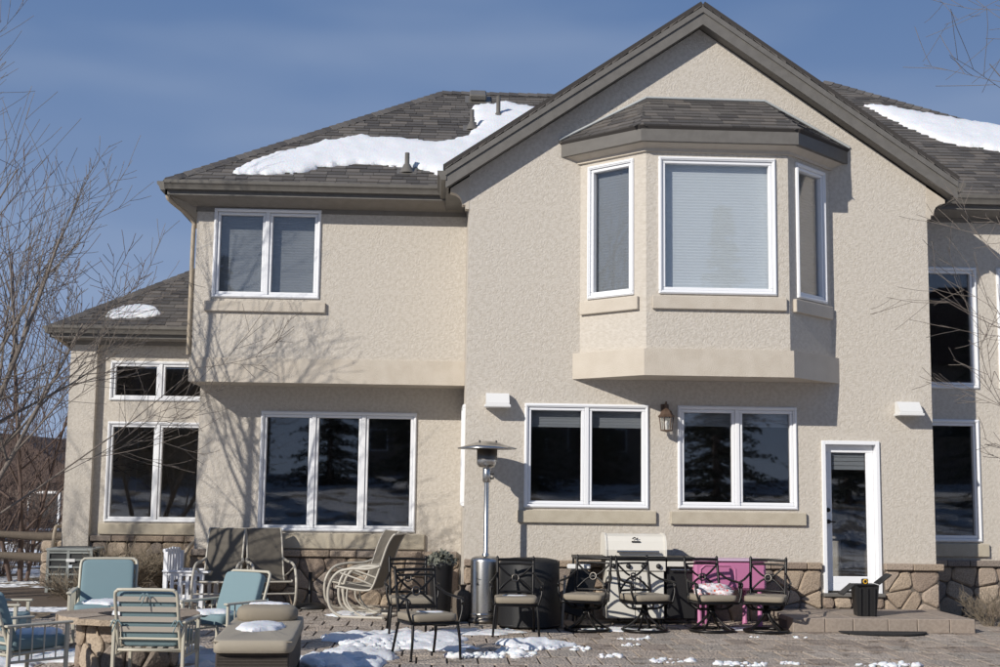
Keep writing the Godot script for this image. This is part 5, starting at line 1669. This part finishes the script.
	far_house("neighbour house behind the camera mirrored in the kitchen windows", V(4.0, 1.6, 58.0), 18.0, 5.4, 3.6, 180.0)
	far_house("tall neighbour house behind the camera to the right", V(29.0, 1.6, 54.0), 17.0, 7.5, 4.2, 188.0)
	far_house("dark neighbour house behind the camera to the left", V(-20.0, 1.6, 56.0), 19.0, 5.6, 3.6, 172.0)
	var row = [[-15.5, 44.0, 9.0], [-6.0, 46.0, 10.5], [-20.0, 41.0, 9.5], [21.0, 42.0, 12.0], [25.5, 39.0, 13.0], [13.5, 46.0, 10.0], [8.0, 50.0, 9.0]]
	var row_labels = ["spruce behind the camera far to the left", "spruce behind the camera mirrored in the triple window", "leftmost spruce of the row behind the camera", "spruce behind the camera right of the door reflection", "tallest rightmost spruce behind the camera", "spruce behind the camera mirrored in the right kitchen window", "spruce before the middle neighbour house behind the camera"]
	for i in row.size():
		spruce(row_labels[i], V(row[i][0], 1.0, row[i][1]), row[i][2], row[i][2] * 0.29, 810 + i)

func far_house(label, at, w, h, rise, turn):
	var t = thing("neighbour_house", label, "house", at, turn)
	var d = 7.0
	obj("wall", MB.new().b2(V(-w / 2, 0, -d / 2), V(w / 2, h, d / 2)), M.far_wall, t)
	var r = MB.new()
	r.prism(P2([-w / 2 - 0.4, h - 0.1, w / 2 + 0.4, h - 0.1, w * 0.06, h + rise, -w * 0.06, h + rise]), d + 0.8, XF(V(0, 0, -d / 2 - 0.4)))
	obj("roof", r, M.far_roof, t)
	var n = int(w / 2.2)
	for i in n:
		var x = -w / 2 + (i + 0.5) * w / n
		var f = obj("window", MB.new().bevel(V(x, h * 0.55, d / 2 + 0.02), V(1.1, 1.3, 0.06), 0.01), M.vinyl, t)
		obj("pane", MB.new().box(V(x, h * 0.55, d / 2 + 0.055), V(0.94, 1.14, 0.02)), M.reveal, f)

# ---------------------------------------------------------------- sky
func sky_texture():
	var w = 1024; var h = 512
	var nz = FastNoiseLite.new(); nz.seed = 4; nz.frequency = 1.0; nz.fractal_octaves = 5
	var im = Image.create(w, h, false, Image.FORMAT_RGBF)
	var top = Color(0.07, 0.135, 0.30); var mid = Color(0.10, 0.185, 0.375); var hor = Color(0.36, 0.46, 0.64)
	for j in h:
		var el = (0.5 - (j + 0.5) / h) * PI
		for i in w:
			var az = TAU * (i + 0.5) / w
			var c
			var e = maxf(el, 0.0)
			if e < 0.42: c = hor.lerp(mid, pow(e / 0.42, 0.62))
			else: c = mid.lerp(top, clampf((e - 0.42) / 0.8, 0, 1))
			# thin high cirrus, stretched along the horizon
			var d = V(cos(az) * cos(el), sin(el), sin(az) * cos(el))
			var n = nz.get_noise_3d(d.x * 2.2 + d.y * 1.5, d.y * 14.0, d.z * 2.2) * 0.5 + 0.5
			n = clampf((n - 0.42) / 0.4, 0, 1)
			c = c.lerp(Color(0.50, 0.57, 0.69), n * 0.20)
			if el < 0.0: c = Color(0.40, 0.41, 0.43)
			im.set_pixel(i, j, c)
	return ImageTexture.create_from_image(im)

func _ready():
	# camera
	var cam = Camera3D.new()
	cam.name = "camera"
	add_child(cam)
	cam.position = V(-0.375, 1.74, 18.05)
	cam.rotation_order = EULER_ORDER_YXZ
	cam.rotation_degrees = V(6.8645, -2.6425, 0.7162)
	cam.fov = 28.777
	cam.far = 900.0
	cam.current = true
	# sky and exposure
	var we = WorldEnvironment.new()
	we.name = "world_environment"
	var env = Environment.new()
	env.background_mode = Environment.BG_SKY
	var sky = Sky.new()
	var sm = PanoramaSkyMaterial.new()
	sm.panorama = sky_texture()
	sky.sky_material = sm
	env.sky = sky
	env.background_energy_multiplier = 1.0
	env.tonemap_mode = Environment.TONE_MAPPER_LINEAR
	env.tonemap_exposure = 1.0
	env.sdfgi_enabled = true
	env.ssao_enabled = true
	env.ssil_enabled = true
	we.environment = env
	add_child(we)
	# low winter sun from the left behind the camera
	var sun = DirectionalLight3D.new()
	sun.name = "sun"
	add_child(sun)
	sun.look_at_from_position(Vector3.ZERO, V(0.98, -0.71, -1.0), Vector3.UP)
	sun.light_energy = 1.4
	sun.light_color = Color(1.0, 0.975, 0.935)
	sun.light_angular_distance = 0.5
	sun.shadow_enabled = true
	make_materials()
	build_ground()
	print("ground")
	build_house()
	build_snow_on_roofs()
	print("house")
	build_background()
	print("background")
	vent_hood("white vent hood high beside the patio heater", V(0.43, 2.87, 0.0))
	vent_hood("white vent hood high on the wall right of the door", V(6.20, 2.84, 0.0))
	build_lantern()
	build_ac()
	build_heater()
	build_grill()
	build_fire_pit()
	build_chaise()
	build_white_chair()
	build_small_things()
	# black cast chairs
	var d = cast_chair("dining_chair", "black cast armchair nearest the camera, its tan seat turned right", false)
	d.position = V(-0.47, 0, 4.2); d.rotation_degrees.y = 24
	copy(d, "black cast armchair half hidden behind the nearest one", V(-0.68, 0, 2.15), 8)
	copy(d, "black cast armchair beside the steel heater base, before the black cover", V(0.60, 0, 1.98), -2)
	var s = cast_chair("swivel_chair", "black swivel chair left of the grill doors, turned left", true)
	s.position = V(1.53, 0, 1.47); s.rotation_degrees.y = -22
	copy(s, "black swivel chair in front of the grill doors, turned right", V(2.25, 0, 1.50), 20)
	copy(s, "black swivel chair with the flowered towel on its seat", V(3.11, 0, 1.47), 12)
	copy(s, "black swivel chair nearest the door step", V(3.80, 0, 1.50), -20)
	# sling chairs
	var g1 = "brown sling chairs near the left windows"
	var l = sling_chair("sling_chair", "brown sling chair with wide curved arms below the left window", g1, false)
	l.position = V(-2.77, 0, -1.15); l.rotation_degrees.y = 20
	copy(l, "brown sling chair behind the teal chair and white garden chair", V(-3.48, 0, -1.0), -2)
	var r = sling_chair("sling_chair", "sling rocker facing left, its back to the black chairs, nearer one", g1, true)
	r.position = V(-1.40, 0, -0.15); r.rotation_degrees.y = -106
	copy(r, "sling rocker facing left, the one closer to the wall", V(-1.52, 0, -0.95), -66)
	# teal chairs around the fire pit
	var t = teal_chair("patio_chair", "teal patio chair seen from behind with cream straps across its back")
	t.position = V(-2.90, 0, 5.85); t.rotation_degrees.y = 177
	copy(t, "teal patio chair facing the camera behind the fire pit", V(-3.99, 0, 3.4), 10).scale = Vector3.ONE * 1.1
	copy(t, "teal patio chair right of the fire pit, turned left", V(-2.62, 0, 3.95), -32)
	copy(t, "teal patio chair at the lower left corner, seen from behind", V(-4.02, 0, 6.2), 138)
	copy(t, "teal patio chair farthest left, behind the corner one", V(-4.86, 0, 4.35), 96)
	# snow on seats
	var S = Transform3D(Basis(V(1, 0, 0), V(0, 0, -1), V(0, 1, 0)), Vector3.ZERO)
	var seats = [[-3.96, 0.468, 3.52, 0.26, 0.2, "thick snow on the seat of the teal chair behind the fire pit"], [-2.72, 0.425, 4.08, 0.22, 0.18, "snow on the seat of the teal chair right of the fire pit"], [-3.9, 0.425, 6.05, 0.2, 0.2, "snow on the seat of the corner teal chair"], [-0.42, 0.462, 4.2, 0.15, 0.09, "thin snow on the tan seat of the nearest black armchair"], [0.58, 0.462, 1.98, 0.15, 0.08, "thin snow on the tan seat of the armchair beside the heater"]]
	for i in seats.size():
		var q = seats[i]
		tag(obj("snow_lump", snow_sheet(blob_poly(0, 0, q[3], q[4], 530 + i, 20, 0.25), Transform3D(S.basis, V(q[0], q[1], q[2])), 0.055 if q[1] < 0.44 or q[1] > 0.465 else 0.02, 540 + i, 0.05, 0.2), M.snow), q[5], "snow", "snow left on the furniture", "stuff")
	# melting snow on the patio
	ground_snow("broad trampled snow between the chaise and the nearest black chair", blob_poly(-1.25, 4.3, 0.42, 0.85, 551, 26, 0.4), 0.07, 552)
	ground_snow("snow strip behind the nearest black chair's legs", blob_poly(-0.85, 2.6, 0.75, 0.7, 553, 26, 0.45), 0.06, 554)
	ground_snow("snow strip under the nearest black chair", blob_poly(-0.35, 3.25, 0.5, 0.35, 555, 26, 0.4), 0.04, 556)
	ground_snow("snow pile on the pavers in front of the heater chair", blob_poly(0.75, 3.05, 0.38, 0.42, 557, 26, 0.4), 0.07, 558)
	ground_snow("thin snow beside the heater base", blob_poly(0.15, 1.75, 0.55, 0.3, 559, 26, 0.4), 0.03, 560)
	ground_snow("snow under the rocker chairs", blob_poly(-1.55, -0.35, 0.35, 0.3, 561, 22, 0.4), 0.04, 562)
	ground_snow("shaded snow under the fire pit chairs", blob_poly(-3.1, 4.2, 1.2, 0.7, 563, 26, 0.4), 0.05, 564)
	ground_snow("shaded snow left of the chaise", blob_poly(-2.5, 5.6, 0.3, 0.8, 565, 26, 0.4), 0.06, 566)
	ground_snow("snow below the far left teal chairs", blob_poly(-4.75, 4.6, 0.8, 0.6, 567, 26, 0.4), 0.05, 568)
	ground_snow("snow line along the grill base", blob_poly(2.0, 1.35, 0.55, 0.16, 569, 26, 0.4), 0.03, 570)
	ground_snow("snow sliver below the pink table", blob_poly(3.5, 1.15, 0.3, 0.12, 571, 22, 0.4), 0.025, 572)
	snow_clumps("loose snow lumps scattered around the nearest black chair", [[-1.1, 3.4, Vector2(0.35, 0.5), 0.13, 22], [-0.75, 2.9, Vector2(0.4, 0.4), 0.12, 16], [-1.35, 4.7, Vector2(0.25, 0.4), 0.15, 14]], 581)
	snow_clumps("loose snow lumps in front of the nearest black chair", [[-0.05, 4.05, Vector2(0.25, 0.2), 0.10, 12], [0.25, 4.1, Vector2(0.1, 0.15), 0.08, 6]], 582)
	snow_clumps("row of snow lumps before the heater armchair", [[0.75, 3.2, Vector2(0.3, 0.4), 0.10, 20], [0.5, 3.9, Vector2(0.18, 0.3), 0.12, 10]], 583)
	snow_clumps("scattered snow crumbs along the bottom edge of the patio", [[1.25, 3.4, Vector2(0.12, 0.2), 0.07, 7], [1.85, 3.0, Vector2(0.1, 0.1), 0.05, 4], [2.0, 2.35, Vector2(0.22, 0.12), 0.06, 8], [2.1, 4.4, Vector2(0.25, 0.2), 0.08, 9], [2.75, 4.6, Vector2(0.3, 0.15), 0.08, 10], [3.3, 4.5, Vector2(0.15, 0.1), 0.05, 5], [1.45, 4.0, Vector2(0.15, 0.2), 0.06, 4], [4.3, 4.6, Vector2(0.35, 0.12), 0.07, 9], [3.5, 2.1, Vector2(0.05, 0.05), 0.04, 2], [4.05, 2.1, Vector2(0.1, 0.1), 0.04, 3]], 584)
	print("done")
